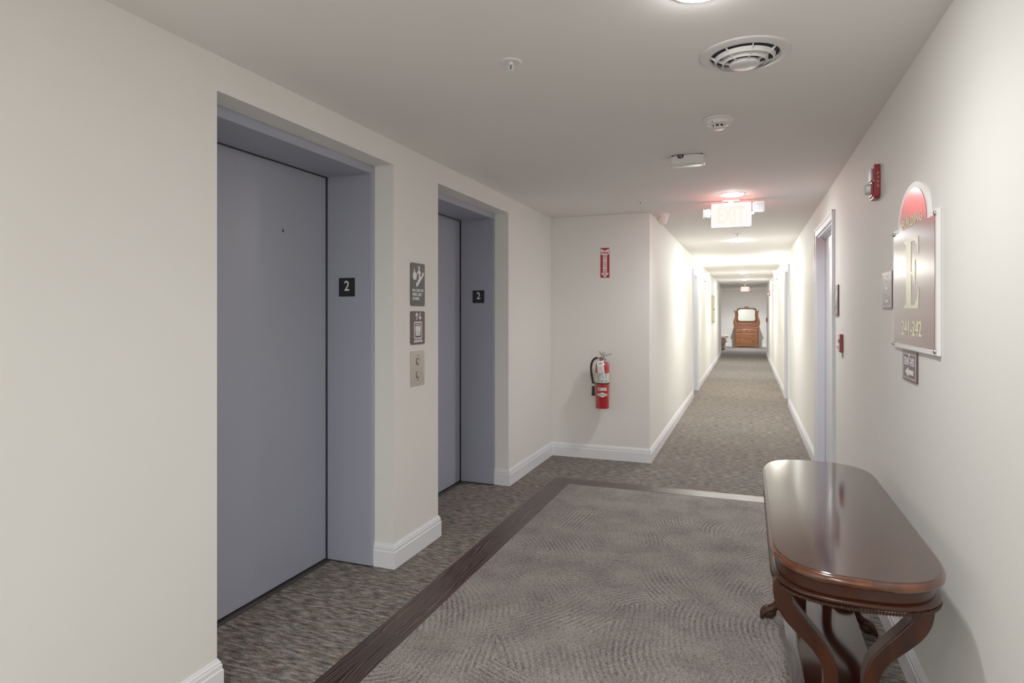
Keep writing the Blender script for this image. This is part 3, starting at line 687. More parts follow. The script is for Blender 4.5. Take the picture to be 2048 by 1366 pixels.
# ------------------------------------------------------------ FIRE EXTINGUISHER
EX, EY = -1.2735, 5.772
t = thing('fire_extinguisher', 'red fire extinguisher with black hose and white tag hanging on wall', 'fire extinguisher', (EX, EY, 0.497))
R0 = 0.0635
link('cylinder', lathe(B(), [(0.0001, 0.004), (0.050, 0.004), (0.056, 0.0), (0.061, 0.001), (R0, 0.008), (R0, 0.385), (0.0625, 0.398), (0.056, 0.416), (0.044, 0.430), (0.028, 0.438), (0.020, 0.441), (0.020, 0.448)], 64, cap=False), M['red'], t, smooth=40)
fa = -PI/2 + 0.22            # labels face the hall
link('instruction_label', lathe(B(), [(R0 + 0.0006, 0.240), (R0 + 0.0006, 0.332)], 40, a0=fa - 1.55, a1=fa + 1.55, cap=False), M['yellow'], t, smooth=60)
il = link('label_panel', lathe(B(), [(R0 + 0.001, 0.244), (R0 + 0.001, 0.322)], 24, a0=fa - 0.98, a1=fa + 1.0, cap=False), M['label_grey'], t, smooth=60)
def cyl_marks(name, items, mat, parent, r=R0 + 0.0015):
    bm = B()
    for a, z, w, h in items:
        n = max(2, int(w*8) + 1); vs = []
        for i in range(n + 1): tt = fa + a - w/2 + w*i/n; vs.append((bm.verts.new((r*math.cos(tt), r*math.sin(tt), z - h/2)), bm.verts.new((r*math.cos(tt), r*math.sin(tt), z + h/2))))
        for p, q in zip(vs, vs[1:]): bm.faces.new((p[0], q[0], q[1], p[1]))
    return link(name, bm, mat, parent)
cyl_marks('label_print', [(0.0, 0.327, 1.9, 0.005), (-0.55, 0.312, 0.75, 0.003), (-0.6, 0.300, 0.6, 0.003), (-0.65, 0.290, 0.5, 0.003), (-0.6, 0.278, 0.6, 0.003), (0.15, 0.292, 0.16, 0.014), (0.55, 0.305, 0.2, 0.010), (0.6, 0.284, 0.16, 0.008)]
          + [(-0.62, 0.257, 0.34, 0.017), (0.0, 0.257, 0.34, 0.017), (0.62, 0.257, 0.34, 0.017)], M['charcoal'], t)
for it in [(-0.62, 0.256, 0.2, 0.010), (0.0, 0.256, 0.2, 0.010), (0.62, 0.256, 0.2, 0.010), (0.18, 0.292, 0.06, 0.006)]: cyl_marks('label_pictogram', [it], M['label_grey'], t, R0 + 0.002)
for it in [(-1.2, 0.315, 0.08, 0.006), (-1.2, 0.285, 0.08, 0.006), (-1.2, 0.257, 0.08, 0.006), (1.2, 0.315, 0.08, 0.006), (1.2, 0.285, 0.08, 0.006), (1.2, 0.257, 0.08, 0.006)]: cyl_marks('warning_mark', [it], M['charcoal'], t)
link('hose_strap', lathe(B(), [(R0, 0.228), (R0 + 0.003, 0.229), (R0 + 0.003, 0.240), (R0, 0.241)], 56, cap=False), M['rubber'], t, smooth=40)
st = cyl_marks('service_sticker', [(0.0, 0.183, 1.25, 0.027)], M['sign_white'], t)
cyl_marks('sticker_print', [(-0.50, 0.184, 0.10, 0.013), (-0.37, 0.184, 0.10, 0.013), (-0.24, 0.184, 0.09, 0.013), (0.22, 0.189, 0.60, 0.003), (0.22, 0.182, 0.55, 0.003), (0.22, 0.176, 0.58, 0.002)], M['maroon'], st, R0 + 0.002)
def cyl_wrap(bm, r):
    for v in bm.verts:
        u, z, d = v.co.x, v.co.z, -v.co.y; a = fa + u/R0; v.co = ((r + d)*math.cos(a), (r + d)*math.sin(a), z)
    return bm
def dia(hw, hh, zc, n=10):
    bm = B(); top = []; bot = []
    for i in range(2*n + 1):
        u = -hw + hw*i/n; k = hh*(1 - abs(u)/hw) + 0.00005; top.append(bm.verts.new((u, 0, zc + k))); bot.append(bm.verts.new((u, 0, zc - k)))
    for i in range(2*n): bm.faces.new((bot[i], bot[i+1], top[i+1], top[i]))
    return bm
dm = link('diamond_sticker', cyl_wrap(dia(0.056, 0.0215, 0.131), R0 + 0.0012), M['sign_white'], t)
bm = B(); PE = Plane((0, 0, 0), (1, 0, 0), (0, -1, 0)); join_text(bm, PE, 'AMEREX', 0, 0.131, 0.0, 0.016, bold=0.0004, width=0.072, height=0.0095)
for v in bm.verts: v.co.y = -max(0, -v.co.y)
link('sticker_lettering', cyl_wrap(bm, R0 + 0.002), M['black'], dm)
bm = B(); lathe(bm, [(0.019, 0.440), (0.021, 0.446), (0.021, 0.460), (0.016, 0.464), (0.016, 0.482)], 28); box(bm, -0.034, 0.018, -0.012, 0.012, 0.456, 0.476)
link('valve_body', bm, M['chrome'], t, smooth=35, bevel=0.001)
g = link('pressure_gauge', lathe(B(), [(0.0001, -0.026), (0.017, -0.026), (0.019, -0.024), (0.019, -0.014), (0.012, -0.012)], 32, (-0.003, 0, 0.456), 'Y', cap=False), M['maroon'], t, smooth=40)
link('gauge_dial', lathe(B(), [(0.0001, -0.0268), (0.013, -0.0268)], 28, (-0.003, 0, 0.456), 'Y', cap=False), simple('gauge_dial_face', rgb(150, 96, 104), 0.3, noise=0.2, scale=200), g)
bm = B(); prism(bm, [(0.010, 0.476), (0.030, 0.488), (0.086, 0.503), (0.088, 0.510), (0.082, 0.512), (0.028, 0.498), (-0.004, 0.496), (-0.008, 0.478)], (-0.009, 0.009), lambda u, v, d: (u, d, v)); link('carry_handle', bm, M['chrome'], t, bevel=0.0015)
bm = B(); prism(bm, [(0.034, 0.516), (0.010, 0.518), (-0.008, 0.512), (-0.022, 0.531), (-0.034, 0.527), (-0.018, 0.502), (-0.012, 0.490), (0.004, 0.490), (0.012, 0.508), (0.032, 0.508)], (-0.008, 0.008), lambda u, v, d: (u, d, v)); link('squeeze_lever', bm, M['steel_brushed'], t, bevel=0.0015)
bm = B(); tube(bm, cr([(0.012, -0.012, 0.490), (0.030, -0.018, 0.462), (0.055, -0.020, 0.436), (0.076, -0.02, 0.412), (0.080, -0.02, 0.408)], 5), 0.0016, 8); link('safety_pin_chain', bm, M['rubber'], t)
bm = B(); tube(bm, [(-0.030, 0, 0.466), (-0.050, 0, 0.467)], 0.009, 16); link('hose_coupling', bm, M['chrome'], t, smooth=40)
hp = cr([(-0.045, 0.0, 0.467), (-0.068, 0, 0.462), (-0.092, 0.004, 0.438), (-0.106, 0.008, 0.400), (-0.109, 0.010, 0.355), (-0.102, 0.006, 0.300), (-0.091, 0.002, 0.245), (-0.088, 0.0, 0.222)], 8)
link('hose', tube(B(), hp, 0.0105, 16), M['rubber'], t, smooth=60)
nz = link('nozzle', lathe(B(), [(0.011, 0.226), (0.013, 0.214), (0.0135, 0.150), (0.0165, 0.112), (0.015, 0.112), (0.010, 0.150)], 28, (-0.086, 0, 0), cap=False), M['rubber'], t, smooth=40)
link('nozzle_band', lathe(B(), [(0.0145, 0.203), (0.0155, 0.206), (0.0155, 0.222), (0.0145, 0.225)], 28, (-0.087, 0, 0)), M['label_grey'], nz, smooth=40)
bm = B(); box(bm, -0.092, -0.050, -0.004, 0.004, 0.228, 0.241); link('hose_clip', bm, M['rubber'], t, bevel=0.001)
# inspection tag: a slightly bent sheet hanging in front
bm = B(); vs = []
for i in range(9):
    v = i/8; z = 0.436 - 0.112*v; yy = -0.041 - 0.033*min(1, v*2.8)**0.65 - 0.002*v; xo = -0.006 + 0.012*v; hw = 0.034 - 0.002*v
    if i == 0: hw = 0.030
    vs.append([bm.verts.new((xo - hw + 2*hw*k/4, yy + 0.003*math.sin(k*1.2 + v*3), z + (0.014*(k/4) if i == 0 else 0))) for k in range(5)])
for a, b in zip(vs, vs[1:]):
    for k in range(4): bm.faces.new((a[k], a[k+1], b[k+1], b[k]))
tag_o = link('inspection_tag', bm, M['sign_white'], t, smooth=60)
sm_ = tag_o.modifiers.new('thick', 'SOLIDIFY'); sm_.thickness = 0.0006
bm = B()
def tagmark(x0, x1, z, h):
    v = (0.436 - z)/0.112; yy = -0.041 - 0.033*min(1, v*2.8)**0.65 - 0.002*v - 0.0040
    box(bm, x0, x1, yy, yy + 0.0015, z - h/2, z + h/2)
for z, a, b in ((0.398, -0.02, 0.028), (0.390, -0.02, 0.028), (0.384, -0.01, 0.02), (0.366, -0.018, 0.03), (0.360, -0.018, 0.03), (0.354, -0.018, 0.03), (0.348, -0.018, 0.03), (0.342, -0.018, 0.03), (0.336, -0.018, 0.03)): tagmark(a, b, z, 0.0012)
link('tag_print', bm, M['label_grey'], tag_o)
bm = B(); tagmark(-0.018, 0.0155, 0.419, 0.009); link('tag_heading', bm, M['sign_red'], tag_o)
bm = B(); tagmark(0.001, 0.008, 0.376, 0.005); link('tag_mark', bm, M['sign_red'], tag_o)
link('wall_bracket', box(box(B(), -0.02, 0.02, 0.0635, 0.0925, 0.15, 0.42), -0.012, 0.012, 0.016, 0.0925, 0.446, 0.456), M['rubber'], t, bevel=0.002)

# ------------------------------------------------------------ RIGHT WALL SIGNS
PR = Plane((0, 0, 0), (0, -1, 0), (-1, 0, 0))     # looking at +X: right is -Y
# big building sign (white backing with an arched top, maroon face)
t = thing('building_sign', 'large maroon arched building E sign with white border and screws', 'sign', (XR, 2.66, 1.48))
def arched(w, z0, z1, aw, ah, ztop):
    p = [(-w, z0), (w, z0), (w, z1), (aw, z1)]
    for i in range(1, 32): a = PI*i/32; p.append((aw*math.cos(a), z1 + (ztop - z1)*math.sin(a)**0.9))
    return p + [(-aw, z1), (-w, z1)]
link('backing_panel', prism(B(), arched(0.322, -0.236, 0.236, 0.222, 0, 0.378), (0.0005, 0.012), PR.p), M['sign_white'], t, bevel=0.0015)
link('face_panel', prism(B(), arched(0.300, -0.216, 0.218, 0.200, 0, 0.356), (0.012, 0.0135), PR.p), M['maroon_gloss'], t)
def big_e(cu, cz, w, h):
    pts = [(-0.50,-0.5),(0.44,-0.5),(0.50,-0.22),(0.46,-0.22),(0.38,-0.38),(0.24,-0.455),(-0.01,-0.455),(-0.01,-0.02),(0.10,-0.02),(0.20,-0.06),(0.23,-0.17),(0.26,-0.17),(0.26,0.18),(0.23,0.18),(0.20,0.06),(0.10,0.025),(-0.01,0.025),(-0.01,0.455),(0.22,0.455),(0.36,0.39),(0.42,0.25),(0.46,0.25),(0.44,0.5),(-0.50,0.5),(-0.50,0.47),(-0.36,0.44),(-0.34,0.40),(-0.34,-0.40),(-0.36,-0.44),(-0.50,-0.47)]
    return [(cu + a*w, cz + b*h) for a, b in pts]
link('letter_e', prism(B(), big_e(-0.006, 0.047, 0.225, 0.255), (0.0135, 0.0148), PR.p), M['cream_letter'], t)
text('range_numerals', PR, '241-242', -0.010, -0.154, 0.014, 0.07, M['cream_letter'], t, bold=0.0008, width=0.300, height=0.055)
text('building_lettering', PR, 'BUILDING', 0.0, 0.240, 0.014, 0.05, M['gold'], t, bold=0.0004, width=0.300, height=0.036)
for u in (-0.305, 0.305):
    for v in (-0.222, 0.222):
        link('screw_cap', lathe(B(), [(0.008, 0.013), (0.008, 0.016), (0.005, 0.019), (0.0001, 0.0195)], 20, (0, 0, 0), 'X', cap=False), M['chrome'], t, smooth=50)
        o = COL.objects[-1]; o.data.transform(Matrix.Diagonal((-1, 1, 1, 1))); o.data.flip_normals(); o.location = (0, -u, v)

def small_sign(y, z, w, h, label, lines, name='direction_sign'):
    t = thing(name, label, 'sign', (XR, y, z))
    link('plate', prism(B(), roundrect(w, h, 0.002, 2), (0.0005, 0.006), PR.p), M['mauve'], t, bevel=0.0008)
    bm = B(); i = 0.012 if w > 0.2 else 0.010
    a = w/2 - i; b = h/2 - i*0.8; lw = 0.0022
    for (u0, u1, v0, v1) in ((-a, a, b - lw, b), (-a, a, -b, -b + lw), (-a, -a + lw*1.3, -b, b), (a - lw*1.3, a, -b, b)):
        prism(bm, [(u0, v0), (u1, v0), (u1, v1), (u0, v1)], (0.006, 0.0066), PR.p)
    prism(bm, [(-0.012, b - lw), (0.012, b - lw), (0, b - 0.014)], (0.006, 0.0066), PR.p)
    link('border_line', bm, M['letter'], t)
    return t
def arr(bm, cu, cv, w, h, s):
    """arrow pointing s (+1 = right)"""
    p = [(cu + s*w/2, cv), (cu + s*w*0.08, cv + h/2), (cu + s*w*0.08, cv + h*0.24), (cu - s*w/2, cv + h*0.24), (cu - s*w/2, cv - h*0.24), (cu + s*w*0.08, cv - h*0.24), (cu + s*w*0.08, cv - h/2)]
    prism(bm, p, (0.006, 0.0068), PR.p)
t = small_sign(2.735, 1.181, 0.222, 0.112, 'small maroon direction plaque with left arrow below the building sign', None)
text('lettering', PR, 'E241-242', 0.0, 0.018, 0.0062, 0.035, M['letter'], t, bold=0.0005, width=0.150, height=0.029)
bm = B(); arr(bm, 0.0, -0.022, 0.125, 0.036, -1); link('arrow_symbol', bm, M['letter'], t)
t = small_sign(3.142, 1.482, 0.205, 0.160, 'small mauve two-arrow plaque half hidden behind the building sign', None)
text('lettering', PR, 'A,B WING', 0.0, 0.036, 0.0062, 0.035, M['letter'], t, width=0.155, height=0.020)
text('lettering', PR, 'C,D WING', 0.0, -0.022, 0.0062, 0.035, M['letter'], t, width=0.155, height=0.020)
for av, as_ in ((0.008, 1), (-0.048, -1)):
    bm = B(); arr(bm, 0.0, av, 0.052, 0.020, as_); link('arrow_symbol', bm, M['letter'], t)

# stairs sign beside the door
t = thing('stairs_sign', 'narrow brown stairs plaque beside the white door on the right wall', 'sign', (XR, 4.80, 1.47))
link('plate', prism(B(), roundrect(0.17, 0.21, 0.006), (0.0005, 0.010), PR.p), M['mauve'], t, bevel=0.0008)
bm = B(); st_ = [(-0.055, -0.045)]
for i in range(5): st_ += [(-0.055 + i*0.022, -0.025 + i*0.022), (-0.033 + i*0.022, -0.025 + i*0.022)]
st_ += [(0.055, 0.045)]; prism(bm, st_, (0.010, 0.0107), PR.p)
link('stairs_symbol', bm, M['letter'], t)
text('lettering', PR, 'STAIRS', 0, -0.072, 0.0102, 0.03, M['letter'], t, width=0.085, height=0.018)

# pull station
t = thing('fire_pull_station', 'red fire alarm pull station low on the right wall', 'fire alarm', (XR, 4.566, 1.187))
link('housing', prism(B(), roundrect(0.088, 0.118, 0.004), (0.0005, 0.020), PR.p), M['alarm_red'], t, bevel=0.002)
h_ = link('pull_handle', prism(B(), [(-0.034, -0.008), (0.034, -0.008), (0.034, -0.046), (0.02, -0.052), (-0.02, -0.052), (-0.034, -0.046)], (0.020, 0.029), PR.p), M['sign_white'], t, bevel=0.001)
text('handle_lettering', PR, 'PULL', 0, -0.028, 0.0292, 0.025, M['alarm_red'], h_, bold=0.001, width=0.05, height=0.016)
link('upper_bar', prism(B(), [(-0.036, 0.006), (0.036, 0.006), (0.036, 0.022), (-0.036, 0.022)], (0.020, 0.024), PR.p), M['black'], t)
text('lettering', PR, 'FIRE', 0, 0.040, 0.0202, 0.025, M['sign_white'], t, bold=0.001, width=0.05, height=0.014)
link('key_tab', box(B(), -0.006, -0.001, -0.016, -0.004, -0.092, -0.0595), M['label_grey'], t)

# horn strobes
def strobe(y, z, label, near=True):
    t = thing('fire_alarm_strobe', label, 'fire alarm', (XR, y, z))
    bm = prism(B(), [(-0.058, -0.068), (-0.042, -0.078), (0.042, -0.078), (0.058, -0.068), (0.058, 0.078), (-0.058, 0.078)], (0.0005, 0.027), PR.p)
    link('housing', bm, M['alarm_red'], t, bevel=0.003)
    link('horn_grille', prism(B(), roundrect(0.070, 0.055, 0.008), (0.027, 0.036), lambda u, v, d: PR.p(u, v + 0.036, d)), simple('horn_grille_pink', rgb(196, 150, 160), 0.3, noise=0.1, scale=200), t, bevel=0.002)
    link('strobe_mount', prism(B(), [(-0.045, 0.002), (0.045, 0.002), (0.045, -0.066), (-0.045, -0.066)], (0.027, 0.034), PR.p), M['alarm_red'], t, bevel=0.002)
    ls = link('strobe_lens', prism(B(), roundrect(0.062, 0.052, 0.014), (0.034, 0.058), lambda u, v, d: PR.p(u*(1 - max(0, d - 0.04)*12), (v)*(1 - max(0, d - 0.04)*12) - 0.030, d)), M['lens_clear'], t, bevel=0.004)
    link('flash_tube', box(B(), -0.052, -0.036, -0.020, 0.020, -0.036, -0.022), M['chrome'], ls, bevel=0.002)
    PF = Plane((0, -0.058, 0), (1, 0, 0), (0, -1, 0)); bm = B()
    for i, ch in enumerate('FIRE'): join_text(bm, PF, ch, -0.010, 0.036 - i*0.0195, 0.0004, 0.014, width=0.003 if ch == 'I' else 0.009, height=0.011)
    link('lettering', bm, simple('pink_letter', rgb(206, 150, 158), 0.4, noise=0.01), t)
    return t
strobe(3.368, 1.995, 'red fire alarm horn strobe high on the near right wall')
strobe(18.9, 1.95, 'tiny distant red fire alarm strobe on the far right corridor wall')
t = thing('fire_pull_station', 'tiny distant red pull station at the far end of the right wall', 'fire alarm', (XR, 21.1, 1.18))
link('housing', prism(B(), roundrect(0.12, 0.13, 0.004), (0.0005, 0.05), PR.p), M['alarm_red'], t, bevel=0.002)
link('pull_handle', prism(B(), roundrect(0.07, 0.03, 0.004), (0.05, 0.056), PR.p), M['sign_white'], t)

# gold framed panel on the left corridor wall
t = thing('wall_panel', 'pale gold framed access panel on the left corridor wall', 'wall panel', (XC, 16.9, 1.49))
PL = Plane((0, 0, 0), (0, 1, 0), (1, 0, 0)); bm = B()
for (u0, u1, v0, v1) in ((-0.62, 0.62, 0.31, 0.345), (-0.62, 0.62, -0.345, -0.31), (-0.62, -0.58, -0.31, 0.31), (0.58, 0.62, -0.31, 0.31)): prism(bm, [(u0, v0), (u1, v0), (u1, v1), (u0, v1)], (0.0005, 0.022), PL.p)
link('frame', bm, M['gold_dark'], t)
link('door_leaf', prism(B(), [(-0.58, -0.31), (0.58, -0.31), (0.58, 0.31), (-0.58, 0.31)], (0.001, 0.018), PL.p), M['gold'], t)
link('knob', ball(B(), (0.024, 0.05, 0.0), 0.02), M['black'], t)

# small white device high on the casing at the end of the left wall
t = thing('door_chime', 'tiny white wall device high at the left corridor end', 'sensor', (XC, 21.3, 1.93))
link('housing', prism(B(), roundrect(0.10, 0.12, 0.01), (0.0005, 0.03), PL.p), M['white_plastic'], t, bevel=0.003)
link('indicator_lamp', ball(B(), (0.031, 0, 0.03), 0.01), M['charcoal'], t)

# ------------------------------------------------------------ CONSOLE TABLE
TX, TY, TZ = 0.285, 2.545, 0.690
t = thing('console_table', 'dark mahogany console table with rounded ends and scrolled legs', 'table', (TX, TY, 0))
def outline(ax, ly, b, n=2.6, k=40):
    """rounded-end plan: half width ax, straight part to +-ly, end bulge b"""
    pts = []
    for e in (1, -1):
        for i in range(k + 1):
            a = PI*i/k; c, s = math.cos(a), math.sin(a)
            pts.append((e*ax*math.copysign(abs(c)**(2/n), c), e*(ly + b*abs(s)**(2/n))))
    return pts
M['table_edge_lit'] = mat_wood('mahogany_lit_edge', rgb(66, 29, 12), rgb(98, 49, 23), 'Y', 0.14, 0.3)  # lighter orange-brown paints the light caught by the rounded nosing
M['apron_wood'] = simple('apron_mahogany', rgb(52, 22, 10), 0.28, noise=0.18, scale=9, spec=0.35)
def tl(ins, z, base=(0.224, 0.445, 0.262)):
    return [(x, y, z) for x, y in outline(base[0] - ins, base[1], base[2] - ins)]
link('table_top', loft(B(), [tl(0.012, TZ-0.030), tl(0.004, TZ-0.026), tl(0.0, TZ-0.020), tl(0.0, TZ-0.013), tl(0.003, TZ-0.007), tl(0.0075, TZ-0.0045), tl(0.008, TZ-0.0015), tl(0.010, TZ)]), [M['table_top'], M['table_edge_lit']], t, smooth=35)
for p in COL.objects[-1].data.polygons:
    if p.center.z < TZ - 0.0025: p.material_index = 1
wn = COL.objects[-1].modifiers.new('normals', 'WEIGHTED_NORMAL'); wn.keep_sharp = True
AP = (0.207, 0.44, 0.205)
link('apron', loft(B(), [tl(0.0, 0.607, AP), tl(0.0, 0.662, AP)], True, True), M['apron_wood'], t, smooth=40)
link('apron_moulding', loft(B(), [tl(0.004, 0.592, AP), tl(-0.008, 0.594, AP), tl(-0.013, 0.600, AP), tl(-0.012, 0.607, AP), tl(-0.005, 0.612, AP), tl(0.0, 0.613, AP)]), M['apron_wood'], t, smooth=50)
bm = B(); path = [Vector((x, y, 0.5885)) for x, y in outline(AP[0] + 0.009, AP[1], AP[2] + 0.009, k=80)]; path.append(path[0]); acc = 0; step = 0.0078; last = path[0]
for a, b in zip(path, path[1:]):
    d = (b - a).length
    while acc + d >= step and d > 1e-9:
        q = a + (b - a)*((step - acc)/d); tn = (b - a).normalized()
        ax_ = Vector((-tn.y, tn.x, 0)); rot = Quaternion(ax_, 0.75) @ tn.to_track_quat('X', 'Z')
        ball(bm, q, 0.0074, (1.0, 0.85, 0.5), 1, rot); a = q; d = (b - a).length; acc = 0
    acc += d
link('rope_bead', bm, M['carved'], t, smooth=80)
# legs: broad S-shaped boards in the plane of each end
LC = 0.0
LX = -0.013
outer = [(-0.190, 0.612), (-0.202, 0.590), (-0.202, 0.555), (-0.193, 0.520), (-0.172, 0.485), (-0.142, 0.453), (-0.110, 0.422), (-0.086, 0.392), (-0.073, 0.360), (-0.069, 0.330), (-0.070, 0.280), (-0.075, 0.215)]
inner = [(-0.110, 0.612), (-0.132, 0.585), (-0.150, 0.560), (-0.147, 0.536), (-0.128, 0.510), (-0.098, 0.475), (-0.071, 0.443), (-0.049, 0.411), (-0.036, 0.376), (-0.031, 0.340), (-0.031, 0.280), (-0.030, 0.215)]
oc = [(p.x, p.y) for p in cr([(a, b, 0) for a, b in outer], 4)]; ic = [(p.x, p.y) for p in cr([(a, b, 0) for a, b in inner], 4)]
for e in (-1, 1):
    for s in (-1, 1):
        bm = B(); y0 = e*0.525; poly = [(-s*x, z) for x, z in oc] + [(-s*x, z) for x, z in ic[::-1]]
        A = [bm.verts.new((-s*x, y0 - 0.028, z)) for x, z in oc]; Bv = [bm.verts.new((-s*x, y0 - 0.028, z)) for x, z in ic]
        A2 = [bm.verts.new((-s*x, y0 + 0.028, z)) for x, z in oc]; B2 = [bm.verts.new((-s*x, y0 + 0.028, z)) for x, z in ic]
        for i in range(len(oc) - 1):
            bm.faces.new((A[i], A[i+1], Bv[i+1], Bv[i])); bm.faces.new((A2[i], B2[i], B2[i+1], A2[i+1]))
            bm.faces.new((A[i], A2[i], A2[i+1], A[i+1])); bm.faces.new((Bv[i], Bv[i+1], B2[i+1], B2[i]))
        bm.faces.new((A[0], Bv[0], B2[0], A2[0])); bm.faces.new((A[-1], A2[-1], B2[-1], Bv[-1]))
        bmesh.ops.recalc_face_normals(bm, faces=bm.faces[:])
        for v in bm.verts: v.co.x += LX
        link('leg', bm, M['table_wood'], t, smooth=50, bevel=0.004)
        # cabriole foot sweeping out to a carved paw
        fp = cr([(s*0.050, y0, 0.215), (s*0.088, y0, 0.262), (s*0.128, y0, 0.255), (s*0.140, y0, 0.190), (s*0.143, y0, 0.120), (s*0.160, y0, 0.065), (s*0.195, y0, 0.040)], 6)
        ft = link('foot', tube(B(), fp, [0.024, 0.030, 0.031, 0.028, 0.023, 0.020, 0.018], 16, squash=0.9), M['table_wood'], t, smooth=60)
        bm = B(); ball(bm, (s*0.196, y0, 0.028), 0.028, (1.15, 1.0, 0.95), 3)
        for k in (-1.5, -0.5, 0.5, 1.5):
            tube(bm, cr([(s*0.180, y0 + k*0.013, 0.050), (s*0.212, y0 + k*0.0145, 0.036), (s*0.226, y0 + k*0.0145, 0.012), (s*0.226, y0 + k*0.0145, 0.002)], 4), [0.008, 0.010, 0.009, 0.005], 10)
        for v in bm.verts: v.co.z = max(v.co.z, 0.001)
        link('paw', bm, M['carved'], ft, smooth=60)
    # central block tying the two legs and the shelf
    link('leg_block', box(B(), -0.080, 0.080, e*0.525 - 0.027, e*0.525 + 0.027, 0.150, 0.245), M['table_wood'], t, bevel=0.006)
SH = (0.115, 0.46, 0.06)
link('lower_shelf', loft(B(), [tl(0.004, 0.150, SH), tl(0, 0.154, SH), tl(0, 0.176, SH), tl(0.003, 0.180, SH)]), M['table_top'], t, smooth=35)

# ------------------------------------------------------------ DRESSER in the far lobby
DX, DY = -0.055, 27.14
t = thing('mirror_dresser', 'golden oak dresser with carved swivel mirror against the lobby wall', 'dresser', (DX, DY, 0))
PD = Plane((0, 0, 0), (1, 0, 0), (0, -1, 0))
bm = B(); box(bm, -0.46, 0.46, 0.0, 0.38, 0.09, 0.765)
for s in (-1, 1): box(bm, s*0.46, s*0.42, -0.012, 0.03, 0.0, 0.765); box(bm, s*0.46, s*0.42, 0.34, 0.38, 0, 0.1)
link('carcass', bm, M['oak_dark'], t, bevel=0.004)
apr = [(-0.42, 0.13), (0.42, 0.13), (0.42, 0.03), (0.36, 0.035), (0.28, 0.06), (0.16, 0.055), (0.08, 0.04), (0, 0.055), (-0.08, 0.04), (-0.16, 0.055), (-0.28, 0.06), (-0.36, 0.035), (-0.42, 0.03)]
link('skirt', prism(B(), apr, (-0.02, 0.010), PD.p), M['oak'], t)
link('top_slab', box(B(), -0.505, 0.505, -0.035, 0.385, 0.765, 0.792), M['oak'], t, bevel=0.008, seg=3)
def drawer(x0, x1, z0, z1, pulls):
    d = link('drawer', box(B(), x0, x1, -0.014, 0.02, z0, z1), M['oak'], t, bevel=0.004)
    for px in pulls:
        k = B(); zc = (z0 + z1)/2
        prism(k, [(px - 0.045, zc), (px - 0.03, zc + 0.018), (px, zc + 0.026), (px + 0.03, zc + 0.018), (px + 0.045, zc), (px + 0.02, zc - 0.006), (px, zc - 0.012), (px - 0.02, zc - 0.006)], (0.014, 0.018), PD.p)
        tube(k, cr([(px - 0.033, -0.02, zc + 0.004), (px - 0.028, -0.034, zc - 0.018), (px + 0.028, -0.034, zc - 0.018), (px + 0.033, -0.02, zc + 0.004)], 4), 0.005, 8)
        link('drawer_pull', k, M['brass'], d)
drawer(-0.405, -0.02, 0.60, 0.745, (-0.21,)); drawer(0.02, 0.405, 0.60, 0.745, (0.21,))
drawer(-0.405, 0.405, 0.365, 0.580, (-0.25, 0.25)); drawer(-0.405, 0.405, 0.145, 0.345, (-0.25, 0.25))
# upright back board that carries the mirror
bb = [(-0.485, 0.792), (-0.49, 0.86), (-0.45, 0.90), (-0.42, 0.97), (-0.36, 1.00), (0.36, 1.00), (0.42, 0.97), (0.45, 0.90), (0.49, 0.86), (0.485, 0.792)]
link('back_board', prism(B(), bb, (-0.36, -0.335), PD.p), M['oak'], t, bevel=0.003)
for s in (-1, 1):
    link('mirror_support', tube(B(), cr([(s*0.39, 0.345, 0.90), (s*0.425, 0.345, 0.98), (s*0.435, 0.345, 1.07), (s*0.415, 0.345, 1.18), (s*0.400, 0.345, 1.30), (s*0.405, 0.345, 1.42), (s*0.435, 0.345, 1.47), (s*0.47, 0.345, 1.50)], 6), [0.075, 0.075, 0.068, 0.052, 0.036, 0.030, 0.022, 0.010], 12, squash=0.5, up=Vector((1, 0, 0))), M['oak'], t, smooth=60)
    link('mirror_pivot', tube(B(), [(s*0.40, 0.33, 1.28), (s*0.34, 0.33, 1.28)], 0.018, 12), M['brass'], t, smooth=50)
def cushion(w, h, zc, n=96, p=7.0):
    pts = []
    for i in range(n):
        a = 2*PI*i/n; c, s = math.cos(a), math.sin(a); r = 1/((abs(c)**p + abs(s)**p)**(1/p))
        k = 1 - 0.05*math.exp(-((abs(math.sin(a)) - 0.0)/0.35)**2)
        pts.append((w*c*r*k, zc + h*s*r*k))
    return pts
o_ = cushion(0.385, 0.290, 1.315); i_ = cushion(0.330, 0.235, 1.315); bm = B()
va, vb, vc, vd = ([bm.verts.new(PD.p(u, v, d)) for u, v in P] for P, d in ((o_, -0.315), (i_, -0.310), (o_, -0.345), (o_, -0.345)))
mid = [bm.verts.new(PD.p((a[0]+b[0])/2, (a[1]+b[1])/2, -0.292)) for a, b in zip(o_, i_)]
for i in range(len(o_)):
    j = (i+1) % len(o_); bm.faces.new((va[i], va[j], mid[j], mid[i])); bm.faces.new((mid[i], mid[j], vb[j], vb[i])); bm.faces.new((va[i], vc[i], vc[j], va[j]))
fr = link('mirror_frame', bm, M['oak'], t, smooth=60)
link('mirror_glass', prism(B(), i_, (-0.318, -0.311), PD.p), M['mirror'], fr)
crn = [(-0.28, 1.580), (-0.22, 1.610), (-0.17, 1.587), (-0.11, 1.595), (-0.09, 1.635), (-0.05, 1.660), (0, 1.670), (0.05, 1.660), (0.09, 1.635), (0.11, 1.595), (0.17, 1.587), (0.22, 1.610), (0.28, 1.580), (0.1, 1.565), (-0.1, 1.565)]
link('crown_carving', prism(B(), crn, (-0.330, -0.285), PD.p), M['oak_dark'], fr, bevel=0.006)

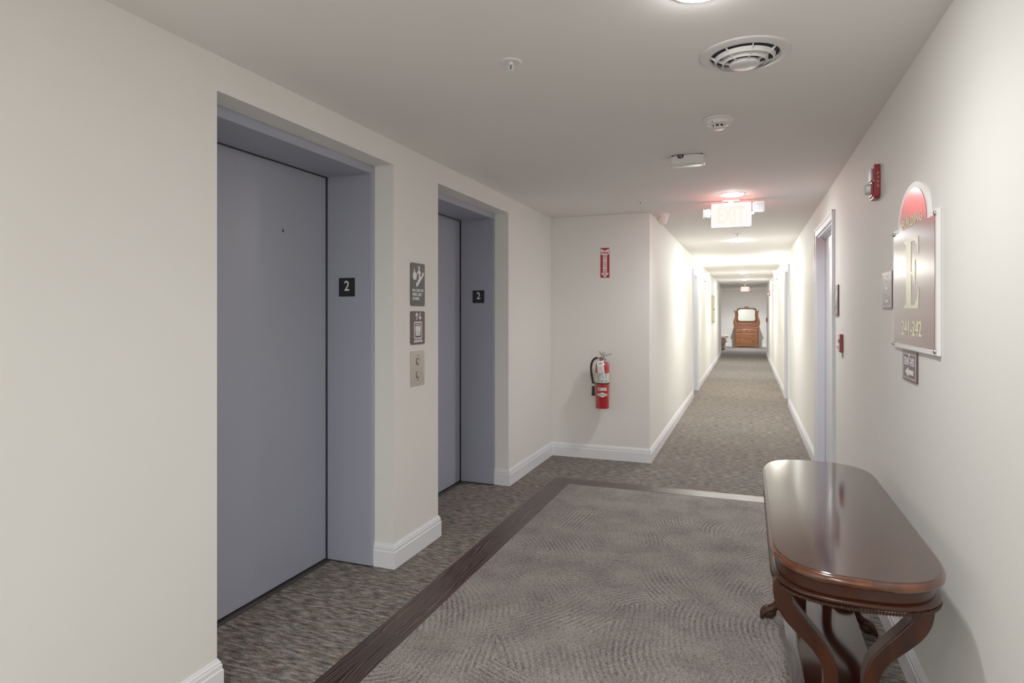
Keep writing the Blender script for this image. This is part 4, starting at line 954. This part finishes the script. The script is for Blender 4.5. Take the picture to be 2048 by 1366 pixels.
# ------------------------------------------------------------ ARMCHAIR peeping in from the lobby's left
t = thing('armchair', 'beige upholstered armchair edge showing at the left of the lobby', 'armchair', (-1.18, 25.35, 0))
def cush(x0, x1, y0, y1, z0, z1, name, mat, bv=0.05):
    return link(name, box(B(), x0, x1, y0, y1, z0, z1), mat, t, bevel=bv, seg=4, smooth=60)
cush(-0.40, 0.36, -0.36, 0.36, 0.03, 0.25, 'base', M['fabric'], 0.02)
cush(-0.30, 0.42, -0.26, 0.30, 0.255, 0.42, 'seat_cushion', M['fabric'], 0.06)
cush(-0.42, 0.40, -0.42, -0.27, 0.25, 0.50, 'arm', M['fabric_pink'], 0.05)
cush(-0.42, 0.40, 0.31, 0.46, 0.25, 0.50, 'arm', M['fabric_pink'], 0.05)
cush(-0.48, -0.22, -0.40, 0.44, 0.25, 0.88, 'backrest', M['fabric_pink'], 0.07)
for sx in (-0.34, 0.30):
    for sy in (-0.30, 0.30): link('leg', box(B(), sx - 0.025, sx + 0.025, sy - 0.025, sy + 0.025, 0, 0.04), M['table_dark'], t)
t2 = thing('throw_cushion', 'rose beige cushion lying on the seat of the lobby armchair', 'cushion', (-0.93, 25.40, 0.425))
bm = B(); ball(bm, (0, 0, 0.075), 1, (0.24, 0.20, 0.075), 3); link('cushion_cover', bm, M['fabric_pink'], t2, smooth=80)

# ------------------------------------------------------------ WORLD, CAMERA, COLOUR
w = bpy.data.worlds.new('world'); bpy.context.scene.world = w; w.use_nodes = True
w.node_tree.nodes['Background'].inputs[0].default_value = (0.9, 0.92, 1, 1); w.node_tree.nodes['Background'].inputs[1].default_value = 0.05
cam = bpy.data.cameras.new('camera'); co = bpy.data.objects.new('camera', cam); COL.objects.link(co)
F = 1253.0
cam.sensor_fit = 'HORIZONTAL'; cam.sensor_width = 36; cam.lens = 36*F/2048; cam.shift_x = 0; cam.shift_y = -56/2048
cam.clip_start = 0.05; cam.clip_end = 100
co.location = (0, 0, 1.38); co.rotation_euler = (PI/2, 0, math.atan2(472, F))
sc = bpy.context.scene; sc.camera = co
sc.view_settings.view_transform = 'Standard'; sc.view_settings.look = 'None'; sc.view_settings.exposure = 0.55; sc.view_settings.gamma = 1.32
